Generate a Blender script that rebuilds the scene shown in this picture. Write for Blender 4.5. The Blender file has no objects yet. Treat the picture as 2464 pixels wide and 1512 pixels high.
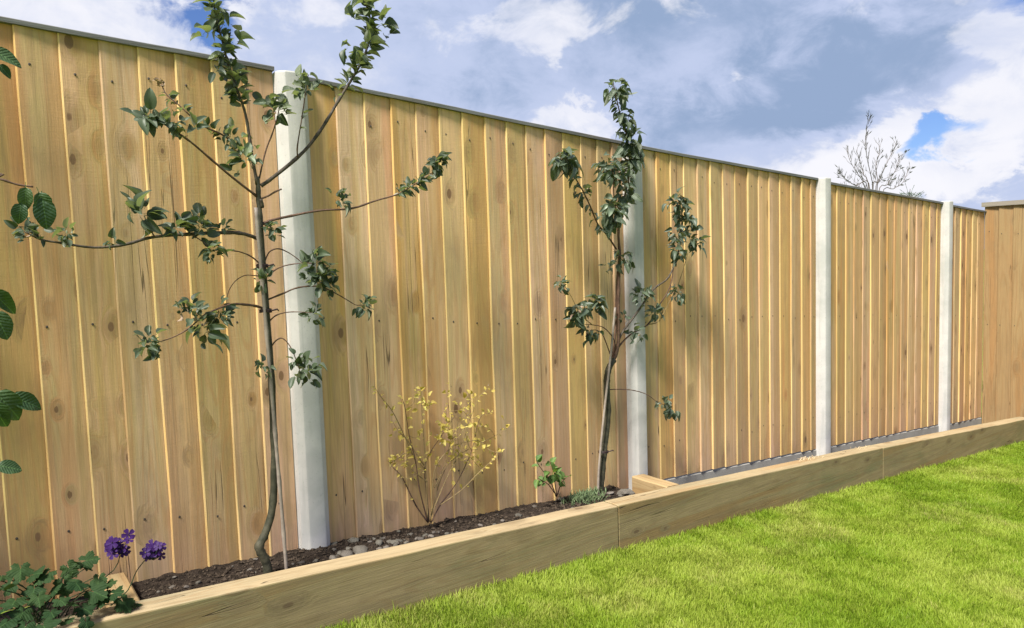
import bpy, bmesh, math, random
import numpy as np
from mathutils import Vector, Matrix, noise

sc = bpy.context.scene
COL = sc.collection
RNG = random.Random(7)

# ------------------------------------------------------------------ camera
FPX, YAW, PITCH, ROLL = 1780.0, .6396, .0755, -.032
CAM = Vector((-1.101, -2.9251, 1.2809))
SLOPE = .07                       # the garden falls gently along the fence
_fw = Vector((math.sin(YAW) * math.cos(PITCH), math.cos(YAW) * math.cos(PITCH), -math.sin(PITCH)))
_r = Vector((math.cos(YAW), -math.sin(YAW), 0))
_u = _r.cross(_fw)
CR = math.cos(ROLL) * _r + math.sin(ROLL) * _u
CU = -math.sin(ROLL) * _r + math.cos(ROLL) * _u
cd = bpy.data.cameras.new('camera')
cd.sensor_fit = 'HORIZONTAL'
cd.sensor_width = 36
cd.lens = 36 * FPX / 2464
cd.clip_start = .05
cd.clip_end = 2000
cam = bpy.data.objects.new('camera', cd)
COL.objects.link(cam)
cam.matrix_world = Matrix(((CR.x, CU.x, -_fw.x, CAM.x), (CR.y, CU.y, -_fw.y, CAM.y), (CR.z, CU.z, -_fw.z, CAM.z), (0, 0, 0, 1)))
sc.camera = cam


def ray(px, py):
    return _fw + CR * ((px - 1232) / FPX) - CU * ((py - 756) / FPX)


def at(px, py, Y):                # a sight line met with the upright plane y = Y
    d = ray(px, py)
    return CAM + d * ((Y - CAM.y) / d.y)


def at_h(px, py, h):              # a sight line met with the sloping ground raised by h
    d = ray(px, py)
    return CAM + d * ((h - SLOPE * CAM.x - CAM.z) / (d.z + SLOPE * d.x))


def at_x(px, py, X):
    d = ray(px, py)
    return CAM + d * ((X - CAM.x) / d.x)


def zz(h, x):
    return h - SLOPE * x


# ------------------------------------------------------------------ sky, sun, exposure
SUN_AZ, SUN_EL = math.radians(67), math.radians(55)
SUN = Vector((-math.sin(SUN_AZ) * math.cos(SUN_EL), -math.cos(SUN_AZ) * math.cos(SUN_EL), math.sin(SUN_EL)))
sun_d = bpy.data.lights.new('sun', 'SUN')
sun_d.energy = 5.0
sun_d.angle = math.radians(13)
sun_d.color = (1, .95, .86)
sun_o = bpy.data.objects.new('sun', sun_d)
COL.objects.link(sun_o)
sun_o.rotation_euler = (-SUN).to_track_quat('-Z', 'Y').to_euler()
sun_o.location = (-6, -6, 9)

sc.view_settings.view_transform = 'Standard'
sc.view_settings.look = 'None'
sc.view_settings.gamma = 1
sc.view_settings.exposure = 1.0
sc.view_settings.use_curve_mapping = False
sc.cycles.max_bounces = 6
sc.cycles.diffuse_bounces = 3
sc.cycles.glossy_bounces = 2
sc.cycles.transmission_bounces = 3
sc.cycles.transparent_max_bounces = 4
sc.cycles.caustics_reflective = False
sc.cycles.caustics_refractive = False


class NT:
    def __init__(self, tree):
        self.t = tree
        self.n = tree.nodes
        self.l = tree.links

    def node(self, typ, **kw):
        n = self.n.new(typ)
        for k, v in kw.items():
            setattr(n, k, v)
        return n

    def put(self, sock, v):
        if hasattr(v, 'links'):
            self.l.new(v, sock)
        elif isinstance(v, (tuple, list)) and len(v) == 3 and sock.type == 'RGBA':
            sock.default_value = (*v, 1)
        else:
            sock.default_value = v

    def m(self, op, a, b=None, c=None, clamp=False):
        n = self.node('ShaderNodeMath', operation=op, use_clamp=clamp)
        for i, v in enumerate((a, b, c)):
            if v is not None:
                self.put(n.inputs[i], v)
        return n.outputs[0]

    def mix(self, fac, a, b, blend='MIX'):
        n = self.node('ShaderNodeMix', data_type='RGBA', blend_type=blend)
        self.put(n.inputs[0], fac)
        self.put(n.inputs[6], a)
        self.put(n.inputs[7], b)
        return n.outputs[2]

    def noise(self, vec, scale, detail=4, rough=.55, dist=0, w=None):
        n = self.node('ShaderNodeTexNoise', noise_dimensions='4D' if w is not None else '3D')
        self.put(n.inputs['Vector'], vec)
        n.inputs['Scale'].default_value = scale
        n.inputs['Detail'].default_value = detail
        n.inputs['Roughness'].default_value = rough
        n.inputs['Distortion'].default_value = dist
        if w is not None:
            self.put(n.inputs['W'], w)
        return n.outputs['Fac']

    def ramp(self, fac, lo, hi, a=0.0, b=1.0, smooth=True):
        n = self.node('ShaderNodeMapRange', interpolation_type='SMOOTHSTEP' if smooth else 'LINEAR')
        self.put(n.inputs[0], fac)
        for i, v in enumerate((lo, hi, a, b)):
            self.put(n.inputs[i + 1], v)
        return n.outputs[0]

    def mapping(self, vec, scale=(1, 1, 1), loc=(0, 0, 0)):
        n = self.node('ShaderNodeMapping')
        self.put(n.inputs['Vector'], vec)
        n.inputs['Scale'].default_value = scale
        if hasattr(loc, 'links'):
            self.l.new(loc, n.inputs['Location'])
        else:
            n.inputs['Location'].default_value = loc
        return n.outputs[0]


world = bpy.data.worlds.new('World')
sc.world = world
world.use_nodes = True
world.cycles.sampling_method = 'MANUAL'
world.cycles.sample_map_resolution = 256
world.node_tree.nodes.clear()
w = NT(world.node_tree)
sky = w.node('ShaderNodeTexSky', sky_type='NISHITA', sun_disc=False)
sky.sun_elevation = SUN_EL
sky.sun_rotation = math.atan2(SUN.x, SUN.y)
sky.altitude = 60
sky.air_density = 1.0
sky.dust_density = .2
sky.ozone_density = 3.0
SKY_STRENGTH = .10
tc = w.node('ShaderNodeTexCoord').outputs['Generated']
sx = w.node('ShaderNodeSeparateXYZ')
w.l.new(tc, sx.inputs[0])
az = w.m('ARCTAN2', sx.outputs[0], sx.outputs[1])
el = w.m('ARCSINE', sx.outputs[2])
flat = w.mapping(tc, (1, 1, 1.9))
n_big = w.noise(flat, 2.1, 6, .55, .3)
n_mid = w.noise(w.mapping(tc, (1, 1, 1.7), (3.1, 1.7, .4)), 4.6, 8, .6, .5)
n_fine = w.noise(w.mapping(tc, (1, 1, 1.5), (7, 2, 9)), 13, 7, .62, .4)
wob = w.m('MULTIPLY', w.m('SUBTRACT', n_mid, .5), .20)
wob2 = w.m('MULTIPLY', w.m('SUBTRACT', n_fine, .5), .15)


cmb_ = w.node('ShaderNodeCombineXYZ')
w.l.new(w.m('ADD', az, wob), cmb_.inputs[0])
w.l.new(w.m('ADD', el, wob2), cmb_.inputs[1])
AE = cmb_.outputs[0]


def blob(px, py, rx, ry, rot=0.0):
    """a soft patch of sky around one direction, its edge torn by noise (sizes in degrees)"""
    d = ray(px, py).normalized()
    mp = w.node('ShaderNodeMapping', vector_type='TEXTURE')
    w.l.new(AE, mp.inputs['Vector'])
    mp.inputs['Location'].default_value = (math.atan2(d.x, d.y), math.asin(d.z), 0)
    mp.inputs['Rotation'].default_value = (0, 0, math.radians(rot))
    mp.inputs['Scale'].default_value = (math.radians(rx) * 2.3, math.radians(ry) * 2.3, 1)
    gr = w.node('ShaderNodeTexGradient', gradient_type='SPHERICAL')
    w.l.new(mp.outputs[0], gr.inputs[0])
    sm = w.node('ShaderNodeMapRange', interpolation_type='SMOOTHSTEP')
    w.l.new(gr.outputs['Fac'], sm.inputs[0])
    return sm.outputs[0]


def total(base, items):
    out = base
    for g, k in items:
        out = w.m('MULTIPLY_ADD', g, k, out)
    return out


# cover: 1 cloud, 0 open blue
cover = total(w.m('ADD', w.m('MULTIPLY', n_big, 1.3), .10), [
    (blob(462, 45, 2.4, 1.7), -1.0), (blob(1670, 95, 1.2, 1.3), -.60), (blob(2275, 340, 3.6, 1.6, 14), -1.05),
    (blob(2170, 345, 1.9, 1.6, 40), -.7), (blob(2450, 5, 3.2, 1.9), -.85), (blob(1300, 150, 14, 9), .35),
    (blob(150, 40, 7, 5), .5), (blob(2400, 180, 5, 3.2), .45), (blob(2092, 415, 2.7, 2.9), 1.3), (blob(1850, 180, 9, 5), .6),
    (blob(2330, 455, 6, 2.2), .5), (blob(2390, 345, 2.2, 1.4), .5)])
cover = w.ramp(w.m('ADD', cover, w.m('MULTIPLY_ADD', n_fine, .5, -.25)), .28, .70)
bright = total(w.m('ADD', w.m('MULTIPLY', n_mid, .95), w.m('MULTIPLY_ADD', n_fine, .75, -.44)), [
    (blob(180, 40, 9, 4.5), .26), (blob(800, 120, 10, 7), .08), (blob(1370, 288, 2.6, 1.2, -15), .42), (blob(2092, 405, 2.4, 2.6), 1.1),
    (blob(2400, 210, 5, 3.0), .36), (blob(2390, 345, 2.4, 1.3), .35), (blob(2235, 462, 1.8, .7, 25), .50),
    (blob(1880, 235, 7.5, 2.6, 20), -.25), (blob(2060, 120, 6, 2.0, 35), -.08), (blob(1480, 30, 9, 2.0), -.12), (blob(2030, 285, 6, 1.4, 0), -.20), (blob(1820, 375, 3, 1.4), .20)])
bright = w.ramp(bright, .09, 1.06, smooth=False)
cl = w.mix(w.ramp(bright, 0, .42), (.155, .208, .312), (.272, .312, .425))
cl = w.mix(w.ramp(bright, .40, 1.0), cl, (.475, .475, .505))
n_puff = w.noise(w.mapping(tc, (1, 1, 1.5), (1.3, 4.4, 2.2)), 8.5, 9, .58, .25)
puff = total(w.m('MULTIPLY_ADD', n_puff, 1.25, -.35), [
    (blob(2400, 200, 4.5, 3.0), .34), (blob(2395, 345, 2.2, 1.3), .34), (blob(2092, 408, 2.2, 2.4), .50), (blob(1800, 372, 3.2, 1.2), .24), (blob(1365, 292, 2.4, 1.0, -15), .34),
    (blob(2235, 464, 1.8, .6, 25), .34), (blob(1290, 60, 3, 2.2), .20), (blob(120, 50, 7, 3.5), .28), (blob(1950, 90, 4, 2), .10), (blob(1880, 240, 7, 2.6, 20), -.22)])
cl = w.mix(w.m('MULTIPLY', w.ramp(puff, .36, .50), w.ramp(n_fine, .25, .70, .30, .85)), cl, (.47, .47, .50))
skyc = w.mix(1.0, sky.outputs[0], (SKY_STRENGTH * .40, SKY_STRENGTH * .47, SKY_STRENGTH * .66), 'MULTIPLY')
final = w.mix(cover, skyc, cl)
bg = w.node('ShaderNodeBackground')
w.l.new(final, bg.inputs[0])
bg.inputs[1].default_value = 1.0
wo = w.node('ShaderNodeOutputWorld')
w.l.new(bg.outputs[0], wo.inputs[0])


# ------------------------------------------------------------------ materials
def new_mat(name):
    m = bpy.data.materials.new(name)
    m.use_nodes = True
    t = NT(m.node_tree)
    b = m.node_tree.nodes['Principled BSDF']
    return m, t, b


def bump(t, b, height, strength, dist=.01):
    n = t.node('ShaderNodeBump')
    n.inputs['Strength'].default_value = strength
    n.inputs['Distance'].default_value = dist
    t.l.new(height, n.inputs['Height'])
    t.l.new(n.outputs[0], b.inputs['Normal'])


def wood(name, along, tones, green, knot_col, knot_scale, rough=.78, saw=0.0, gain=1.0, crack=.75, kthr=.085, pick_thr=.5, heart=False, mott=.45, ring=.34):
    """sawn softwood; `along` is the grain axis, tones the per-piece colours"""
    m, t, b = new_mat(name)
    oi = t.node('ShaderNodeObjectInfo')
    rnd = oi.outputs['Random']
    co = t.node('ShaderNodeTexCoord').outputs['Object']
    off = t.node('ShaderNodeCombineXYZ')
    for i, k in enumerate((37.0, 11.0, 53.0)):
        t.l.new(t.m('MULTIPLY', rnd, k), off.inputs[i])

    def st(across, lng):
        s = [across] * 3
        s[along] = lng
        mp = t.node('ShaderNodeMapping')
        mp.inputs['Scale'].default_value = s
        add = t.node('ShaderNodeVectorMath', operation='ADD')
        t.l.new(co, add.inputs[0])
        t.l.new(off.outputs[0], add.inputs[1])
        t.l.new(add.outputs[0], mp.inputs['Vector'])
        return mp.outputs[0]

    fine = t.noise(st(210, 9), 1, 3, .6)
    # knots bend the grain round them
    vk = t.node('ShaderNodeTexVoronoi')
    t.l.new(st(knot_scale[0], knot_scale[1]), vk.inputs['Vector'])
    vk.inputs['Scale'].default_value = 1
    kd = vk.outputs['Distance']
    pick = t.node('ShaderNodeSeparateColor')
    t.l.new(vk.outputs['Color'], pick.inputs[0])
    has = t.m('GREATER_THAN', pick.outputs[0], pick_thr)
    size = t.m('MULTIPLY_ADD', t.m('MULTIPLY', pick.outputs[1], pick.outputs[1]), kthr * 1.1, kthr * .30)
    kn = t.m('MULTIPLY', t.ramp(t.m('MULTIPLY_ADD', t.m('SUBTRACT', fine, .5), .05, kd), t.m('MULTIPLY', size, 1.0), t.m('MULTIPLY', size, .84)), has)
    halo = t.m('MULTIPLY', t.ramp(kd, t.m('MULTIPLY', size, 3.6), size), has)

    swirl = t.m('MULTIPLY', halo, .035)
    gvec = t.node('ShaderNodeVectorMath', operation='ADD')
    t.l.new(st(1, 1), gvec.inputs[0])
    cmb = t.node('ShaderNodeCombineXYZ')
    for i in range(3):
        if i != along:
            t.l.new(swirl, cmb.inputs[i])
    t.l.new(cmb.outputs[0], gvec.inputs[1])
    s = [46.0] * 3
    s[along] = 1.3
    grain = t.noise(t.mapping(gvec.outputs[0], s), 1, 5, .62, .25)
    s = [12.0] * 3
    s[along] = .55
    bands = t.noise(t.mapping(gvec.outputs[0], s), 1, 3, .5, .3)
    blot = t.noise(st(5, 1.6), 1, 4, .6, .4)
    blot2 = t.noise(st(9, 5.0), 1, 4, .6, .2)
    # growth rings cut by the saw: contour lines of a slow field, closer together round knots
    s = [7.0] * 3
    s[along] = .42
    field = t.noise(t.mapping(gvec.outputs[0], s), 1, 2, .45, .1)
    rg_ = t.m('SINE', t.m('ADD', t.m('MULTIPLY', field, 120), t.m('MULTIPLY', halo, 9)))
    rings = t.m('MULTIPLY', t.ramp(rg_, .15, 1.0), t.ramp(blot, .30, .62))
    stain_n = t.noise(st(6, 1.5), 1, 6, .65, .5)
    # tone of the piece
    cr = t.node('ShaderNodeValToRGB')
    cr.color_ramp.interpolation = 'LINEAR'
    els = cr.color_ramp.elements
    for i, c in enumerate(tones):
        e = els[i] if i < 2 else els.new(i / (len(tones) - 1))
        e.position = i / (len(tones) - 1)
        e.color = (*c, 1)
    t.l.new(t.m('ADD', t.m('MULTIPLY', rnd, .66), t.m('MULTIPLY', t.ramp(bands, .3, .7), .34)), cr.inputs[0])
    c = cr.outputs[0]
    c = t.mix(t.ramp(blot, .47, .70, 0, mott), c, green)
    c = t.mix(t.ramp(bands, .53, .66, 0, .55), c, tuple(v * k for v, k in zip(tones[0], (.88, .68, .50))))
    c = t.mix(t.m('MULTIPLY', t.ramp(grain, .47, .68), .46), c, tuple(v * .50 for v in tones[-1]))
    if heart:
        so = t.node('ShaderNodeSeparateXYZ')
        t.l.new(co, so.inputs[0])
        xw = t.m('ADD', so.outputs[0], t.m('MULTIPLY', t.m('SUBTRACT', blot, .5), .03))
        thr = t.m('MULTIPLY_ADD', t.m('FRACT', t.m('MULTIPLY', rnd, 13.7)), .11, .03)
        hw = t.m('MULTIPLY', t.ramp(t.m('SUBTRACT', xw, thr), -.003, .004), t.m('MULTIPLY', t.m('FRACT', t.m('MULTIPLY', rnd, 29.3)), .85))
        c = t.mix(hw, c, (.46, .28, .115))
    c = t.mix(t.ramp(fine, .52, .78, 0, .22), c, tuple(min(1, v * 1.5) for v in tones[0]))
    c = t.mix(t.ramp(blot2, .50, .72, 0, .38), c, tuple(v * .62 for v in tones[0]))
    if heart:
        hs = t.node('ShaderNodeHueSaturation')
        t.l.new(c, hs.inputs['Color'])
        t.l.new(t.m('MULTIPLY_ADD', t.m('FRACT', t.m('MULTIPLY', rnd, 91.7)), .24, .76), hs.inputs['Value'])
        t.l.new(t.m('MULTIPLY_ADD', t.m('FRACT', t.m('MULTIPLY', rnd, 57.1)), .014, .491), hs.inputs['Hue'])
        t.l.new(t.m('MULTIPLY_ADD', t.m('FRACT', t.m('MULTIPLY', rnd, 43.9)), .18, .88), hs.inputs['Saturation'])
        c = hs.outputs[0]
    c = t.mix(t.m('MULTIPLY', rings, ring), c, tuple(v * k for v, k in zip(tones[0], (.66, .52, .40))))
    c = t.mix(t.ramp(stain_n, .56, .64, 0, ring * .75), c, tuple(v * k for v, k in zip(tones[1], (.62, .58, .55))))
    c = t.mix(t.m('MULTIPLY', halo, .35), c, tuple(v * .75 for v in knot_col))
    c = t.mix(t.m('MULTIPLY', kn, .88), c, knot_col)
    # drying cracks, long and thin
    s = [30.0] * 3
    s[along] = .5
    ck = t.noise(t.mapping(st(1, 1), s), 1, 2, .4, .15)
    cm = t.m('MULTIPLY', t.ramp(t.m('ABSOLUTE', t.m('SUBTRACT', ck, .5)), .010, .002),
             t.ramp(t.noise(st(6, 1.2), 1, 2), .57, .64))
    c = t.mix(t.m('MULTIPLY', cm, crack), c, (.05, .035, .02))
    if gain != 1.0:
        c = t.mix(1.0, c, (gain,) * 3, 'MULTIPLY')
    t.l.new(c, b.inputs['Base Color'])
    b.inputs['Roughness'].default_value = rough
    b.inputs['Specular IOR Level'].default_value = .25
    h = t.m('ADD', t.m('MULTIPLY', grain, .5), t.m('MULTIPLY', fine, .35))
    h = t.m('SUBTRACT', h, t.m('MULTIPLY', cm, 1.2))
    if saw:
        h = t.m('ADD', h, t.m('MULTIPLY', t.noise(st(14, 260), 1, 2, .5), saw))
    bump(t, b, h, .55, .004)
    return m


TONES = [(.65, .420, .220), (.565, .385, .175), (.67, .425, .240), (.55, .380, .150), (.65, .400, .165), (.60, .41, .215)]
M_board = wood('board_wood', 2, TONES, (.45, .365, .15), (.17, .095, .05), (10, 5.5), saw=.18, kthr=.13, pick_thr=.52, heart=True, mott=.36)
M_board_edge = wood('board_sawn_edge', 2, [(.76, .54, .23), (.68, .47, .22), (.56, .40, .16), (.78, .57, .27)], (.54, .44, .14), (.30, .18, .09), (20, 1.2), crack=.2, kthr=.03)
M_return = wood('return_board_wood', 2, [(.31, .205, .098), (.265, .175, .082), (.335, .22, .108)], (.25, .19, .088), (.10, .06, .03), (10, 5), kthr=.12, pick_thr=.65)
M_sleeper = wood('sleeper_wood', 0, [(.25, .19, .098), (.20, .165, .078), (.27, .20, .11)], (.13, .13, .06), (.11, .075, .04), (11, 5), crack=.9, kthr=.13, pick_thr=.7, mott=.8)  # sides toned darker than the top, their shade put into the colour
M_sleeper_lit_top = wood('sleeper_lit_top_wood', 0, [(.37, .285, .17), (.31, .245, .14), (.40, .30, .165)], (.22, .20, .125), (.13, .085, .05), (11, 5), crack=.9, kthr=.13, pick_thr=.7, mott=.75)  # same timber painted lighter, the sun on the top put into the colour
M_cross = wood('cross_sleeper_wood', 1, [(.36, .255, .13), (.32, .23, .12)], (.28, .235, .12), (.13, .08, .04), (10, 5), crack=.8)
M_cap = wood('capping_wood', 0, [(.17, .17, .17), (.14, .14, .145)], (.14, .15, .125), (.11, .105, .10), (9, 2), crack=.5)


def simple(name, c1, c2, scale, rough=.8, bs=.3, bscale=None, bd=.004, spec=.3, rnd=0.0, third=None, stain=None):
    m, t, b = new_mat(name)
    co = t.node('ShaderNodeTexCoord').outputs['Object']
    n1 = t.noise(co, scale, 5, .6, .2)
    c = t.mix(t.ramp(n1, .34, .66), c1, c2)
    if third:
        n3 = t.noise(t.mapping(co, (1, 1, 1), (5, 8, 2)), scale * .35, 4, .6)
        c = t.mix(t.ramp(n3, .5, .68, 0, .8), c, third)
    if stain:
        n4 = t.noise(t.mapping(co, (26, 26, 1.6), (2, 9, 4)), 1, 5, .6, .3)
        c = t.mix(t.ramp(n4, .52, .72, 0, .55), c, stain)
        n5 = t.noise(co, 95, 2, .5)
        c = t.mix(t.ramp(n5, .66, .72, 0, .6), c, stain)
    if rnd:
        r = t.node('ShaderNodeObjectInfo').outputs['Random']
        hs = t.node('ShaderNodeHueSaturation')
        t.l.new(c, hs.inputs['Color'])
        t.l.new(t.m('MULTIPLY_ADD', r, rnd, 1 - rnd / 2), hs.inputs['Value'])
        t.l.new(t.m('MULTIPLY_ADD', t.m('FRACT', t.m('MULTIPLY', r, 7.3)), .04, .48), hs.inputs['Hue'])
        c = hs.outputs[0]
    t.l.new(c, b.inputs['Base Color'])
    b.inputs['Roughness'].default_value = rough
    b.inputs['Specular IOR Level'].default_value = spec
    if bs:
        bump(t, b, t.noise(co, bscale or scale * 6, 5, .65), bs, bd)
    return m


M_concrete = simple('post_concrete', (.445, .43, .415), (.505, .49, .47), 9, .9, .25, 140, .002, third=(.38, .38, .36), stain=(.33, .33, .31))
M_gravelboard = simple('gravel_board_concrete', (.25, .24, .22), (.30, .29, .265), 9, .9, .4, 120, .002)
M_soil = simple('soil_dark', (.017, .0125, .0095), (.046, .034, .026), 38, .95, .9, 120, .012, .1)
M_crumb = simple('soil_crumb', (.018, .013, .010), (.055, .040, .030), 60, .95, .5, 150, .004, .1, .8)
M_stone = simple('stone_flint', (.05, .044, .036), (.155, .138, .115), 30, .75, .4, 90, .004, .35, .7)
M_bark = simple('bark_brown', (.045, .035, .028), (.095, .075, .055), 60, .7, .5, 220, .003, .3)
M_bark_green = simple('bark_olive', (.030, .031, .019), (.068, .062, .040), 35, .65, .5, 160, .003, .3)
M_twig = simple('twig_red_brown', (.07, .04, .028), (.13, .075, .05), 70, .65, .4, 200, .002, .3)
M_twig_pale = simple('twig_straw', (.30, .22, .10), (.20, .14, .06), 70, .7, .3, 200, .002)
M_twig_dark = simple('twig_dark', (.085, .07, .06), (.14, .115, .10), 60, .8, 0)
M_cane = simple('bamboo_cane', (.20, .165, .14), (.28, .235, .195), 25, .6, .3, 90, .002, .35)
M_tie = simple('tie_black', (.025, .016, .015), (.05, .03, .03), 50, .5, 0)
M_nail = simple('nail_head', (.035, .032, .03), (.08, .06, .045), 60, .6, 0)
M_shaving = simple('wood_shaving', (.62, .47, .27), (.72, .58, .38), 40, .8, 0)


def leaf_mat(name, top, top2, under, rough=.42, trans=.18, spec=.45, vein=.10):
    m, t, b = new_mat(name)
    co = t.node('ShaderNodeTexCoord').outputs['Object']
    r = t.node('ShaderNodeObjectInfo').outputs['Random']
    ge = t.node('ShaderNodeNewGeometry')
    nz = t.noise(co, 2.6, 4, .6, 0, w=t.m('MULTIPLY', r, 40))
    c = t.mix(t.ramp(t.m('ADD', t.m('MULTIPLY', r, .6), t.m('MULTIPLY', nz, .4)), .2, .8), top, top2)
    sp = t.node('ShaderNodeSeparateXYZ')
    t.l.new(co, sp.inputs[0])
    ax = t.m('ABSOLUTE', sp.outputs[0])
    rib = t.ramp(ax, .022, .006)
    c = t.mix(t.m('MULTIPLY', rib, .45), c, tuple(min(1, v * 2.4) for v in top2))
    wv = t.m('SINE', t.m('MULTIPLY', t.m('SUBTRACT', sp.outputs[1], t.m('MULTIPLY', ax, .8)), 55))
    c = t.mix(t.m('MULTIPLY', t.ramp(wv, .55, 1), vein), c, tuple(min(1, v * 1.8) for v in top2))
    c = t.mix(ge.outputs['Backfacing'], c, under)
    t.l.new(c, b.inputs['Base Color'])
    b.inputs['Roughness'].default_value = rough
    b.inputs['Specular IOR Level'].default_value = spec
    bump(t, b, t.m('ADD', nz, t.m('MULTIPLY', wv, .06)), .3, .04)
    tr = t.node('ShaderNodeBsdfTranslucent')
    t.l.new(t.mix(1.0, c, (1.3, 1.5, .5), 'MULTIPLY'), tr.inputs[0])
    mx = t.node('ShaderNodeMixShader')
    mx.inputs[0].default_value = trans
    t.l.new(b.outputs[0], mx.inputs[1])
    t.l.new(tr.outputs[0], mx.inputs[2])
    t.l.new(mx.outputs[0], m.node_tree.nodes['Material Output'].inputs[0])
    return m


M_leaf_apple = leaf_mat('leaf_apple', (.044, .066, .036), (.135, .165, .100), (.24, .26, .20), .5, .22, .4)
M_leaf_pear = leaf_mat('leaf_pear', (.040, .062, .040), (.112, .140, .092), (.19, .21, .165), .46, .2, .4)
M_leaf_big = leaf_mat('leaf_broad', (.026, .060, .022), (.050, .092, .030), (.07, .11, .055), .5, .2, .35, .03)
M_leaf_yellow = leaf_mat('leaf_yellow', (.46, .35, .075), (.56, .46, .14), (.50, .42, .18), .6, .35)
M_leaf_geranium = leaf_mat('leaf_geranium', (.014, .036, .012), (.028, .056, .017), (.035, .058, .026), .7, .2, .15)
M_leaf_fresh = leaf_mat('leaf_fresh', (.07, .14, .03), (.12, .20, .05), (.14, .19, .08), .5, .3)
M_leaf_dry = leaf_mat('leaf_dry', (.20, .14, .09), (.32, .22, .16), (.30, .22, .16), .8, .1)
M_petal = leaf_mat('petal_purple', (.026, .007, .085), (.062, .016, .165), (.045, .014, .11), .55, .3, .2, .5)

gm, gt, gb = new_mat('grass_blade')
ga = gt.node('ShaderNodeVertexColor', layer_name='Col')
gt.l.new(ga.outputs[0], gb.inputs['Base Color'])
gb.inputs['Roughness'].default_value = .55
gb.inputs['Specular IOR Level'].default_value = .25
gtr = gt.node('ShaderNodeBsdfTranslucent')
gt.l.new(gt.mix(1.0, ga.outputs[0], (1.2, 1.25, .7), 'MULTIPLY'), gtr.inputs[0])
gmx = gt.node('ShaderNodeMixShader')
gmx.inputs[0].default_value = .42
gt.l.new(gb.outputs[0], gmx.inputs[1])
gt.l.new(gtr.outputs[0], gmx.inputs[2])
gt.l.new(gmx.outputs[0], gm.node_tree.nodes['Material Output'].inputs[0])
M_grass = gm
M_turf = simple('turf', (.16, .235, .025), (.21, .27, .04), 9, .95, .6, 90, .01, .1, third=(.11, .11, .035))


# ------------------------------------------------------------------ helpers
def tag(o, label=None, cat=None, group=None, kind=None):
    for k, v in (('label', label), ('category', cat), ('group', group), ('kind', kind)):
        if v:
            o[k] = v
    return o


def link(name, me, parent=None):
    o = bpy.data.objects.new(name, me)
    COL.objects.link(o)
    if parent is not None:
        o.parent = parent
    return o


def empty(name, loc, label, cat, group=None):
    o = link(name, None)
    o.location = loc
    o.empty_display_size = .1
    tag(o, label, cat, group)
    return o


def mesh(name, vs, fs, mats, fmats=None, smooth=False):
    me = bpy.data.meshes.new(name)
    me.from_pydata([tuple(v) for v in vs], [], fs)
    for m in (mats if isinstance(mats, (list, tuple)) else [mats]):
        me.materials.append(m)
    if fmats:
        me.polygons.foreach_set('material_index', fmats)
    if smooth:
        me.polygons.foreach_set('use_smooth', [True] * len(me.polygons))
    me.update()
    return me


def part(name, vs, fs, mats, parent, fmats=None, smooth=False):
    """a child mesh whose world-space vertices are kept relative to its parent's origin"""
    o0 = parent.location if parent is not None else Vector((0, 0, 0))
    p = parent
    base = Vector((0, 0, 0))
    while p is not None:
        base += p.location
        p = p.parent
    c = Vector((0, 0, 0))
    for v in vs:
        c += Vector(v)
    c /= len(vs)
    o = link(name, mesh(name, [Vector(v) - c for v in vs], fs, mats, fmats, smooth), parent)
    o.location = c - base
    return o


def smooth_path(pts, rad, sub=4):
    P, R = [], []
    n = len(pts)
    for i in range(n - 1):
        p0, p1, p2, p3 = pts[max(i - 1, 0)], pts[i], pts[i + 1], pts[min(i + 2, n - 1)]
        for k in range(sub):
            t = k / sub
            P.append(.5 * ((2 * p1) + (p2 - p0) * t + (2 * p0 - 5 * p1 + 4 * p2 - p3) * t * t + (3 * p1 - p0 - 3 * p2 + p3) * t ** 3))
            R.append(rad[i] + (rad[i + 1] - rad[i]) * t)
    P.append(pts[-1].copy())
    R.append(rad[-1])
    return P, R


def tube(P, R, sides=6, vs=None, fs=None, rough=0.0):
    vs = [] if vs is None else vs
    fs = [] if fs is None else fs
    b = len(vs)
    nrm = Vector((0, -1, .01)).normalized()
    for i, p in enumerate(P):
        d = (P[min(i + 1, len(P) - 1)] - P[max(i - 1, 0)])
        d = d.normalized() if d.length > 1e-9 else Vector((0, 0, 1))
        a = d.cross(nrm)
        if a.length < 1e-4:
            a = d.cross(Vector((1, 0, 0)))
        a.normalize()
        nrm = a.cross(d).normalized()
        for k in range(sides):
            th = 2 * math.pi * k / sides
            r = R[i] * (1 + rough * (RNG.random() - .5))
            vs.append(p + a * (math.cos(th) * r) + nrm * (math.sin(th) * r))
    for i in range(len(P) - 1):
        for k in range(sides):
            k2 = (k + 1) % sides
            fs.append((b + i * sides + k, b + i * sides + k2, b + (i + 1) * sides + k2, b + (i + 1) * sides + k))
    fs.append(tuple(b + k for k in range(sides))[::-1])
    e = b + (len(P) - 1) * sides
    fs.append(tuple(e + k for k in range(sides)))
    return vs, fs


def rvec(r=RNG):
    while True:
        v = Vector((r.uniform(-1, 1), r.uniform(-1, 1), r.uniform(-1, 1)))
        if .05 < v.length < 1:
            return v.normalized()


def soil_h(x, y):
    n = noise.noise(Vector((x * 5, y * 7, 2.0))) * .012 + noise.noise(Vector((x * 19, y * 22, 5.0))) * .008
    n += noise.noise(Vector((x * 55, y * 60, 1.0))) * .004
    h = .112 + n
    h += .020 * math.exp(-((x - 1.6) / .22) ** 2 - ((y + .12) / .12) ** 2)      # mound by the far sapling
    h += .018 * math.exp(-((x - .18) / .2) ** 2 - ((y + .13) / .1) ** 2)        # stony heap beside the post
    h -= .015 * math.exp(-((y + .31) / .05) ** 2)
    if x > 1.72:
        h -= .10
    if x < -.74:
        h -= .03
    return h


# ------------------------------------------------------------------ ground
def ground_z(x):
    xs = max(-14.0, min(14.0, x))
    return -.060 - SLOPE * xs


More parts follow.
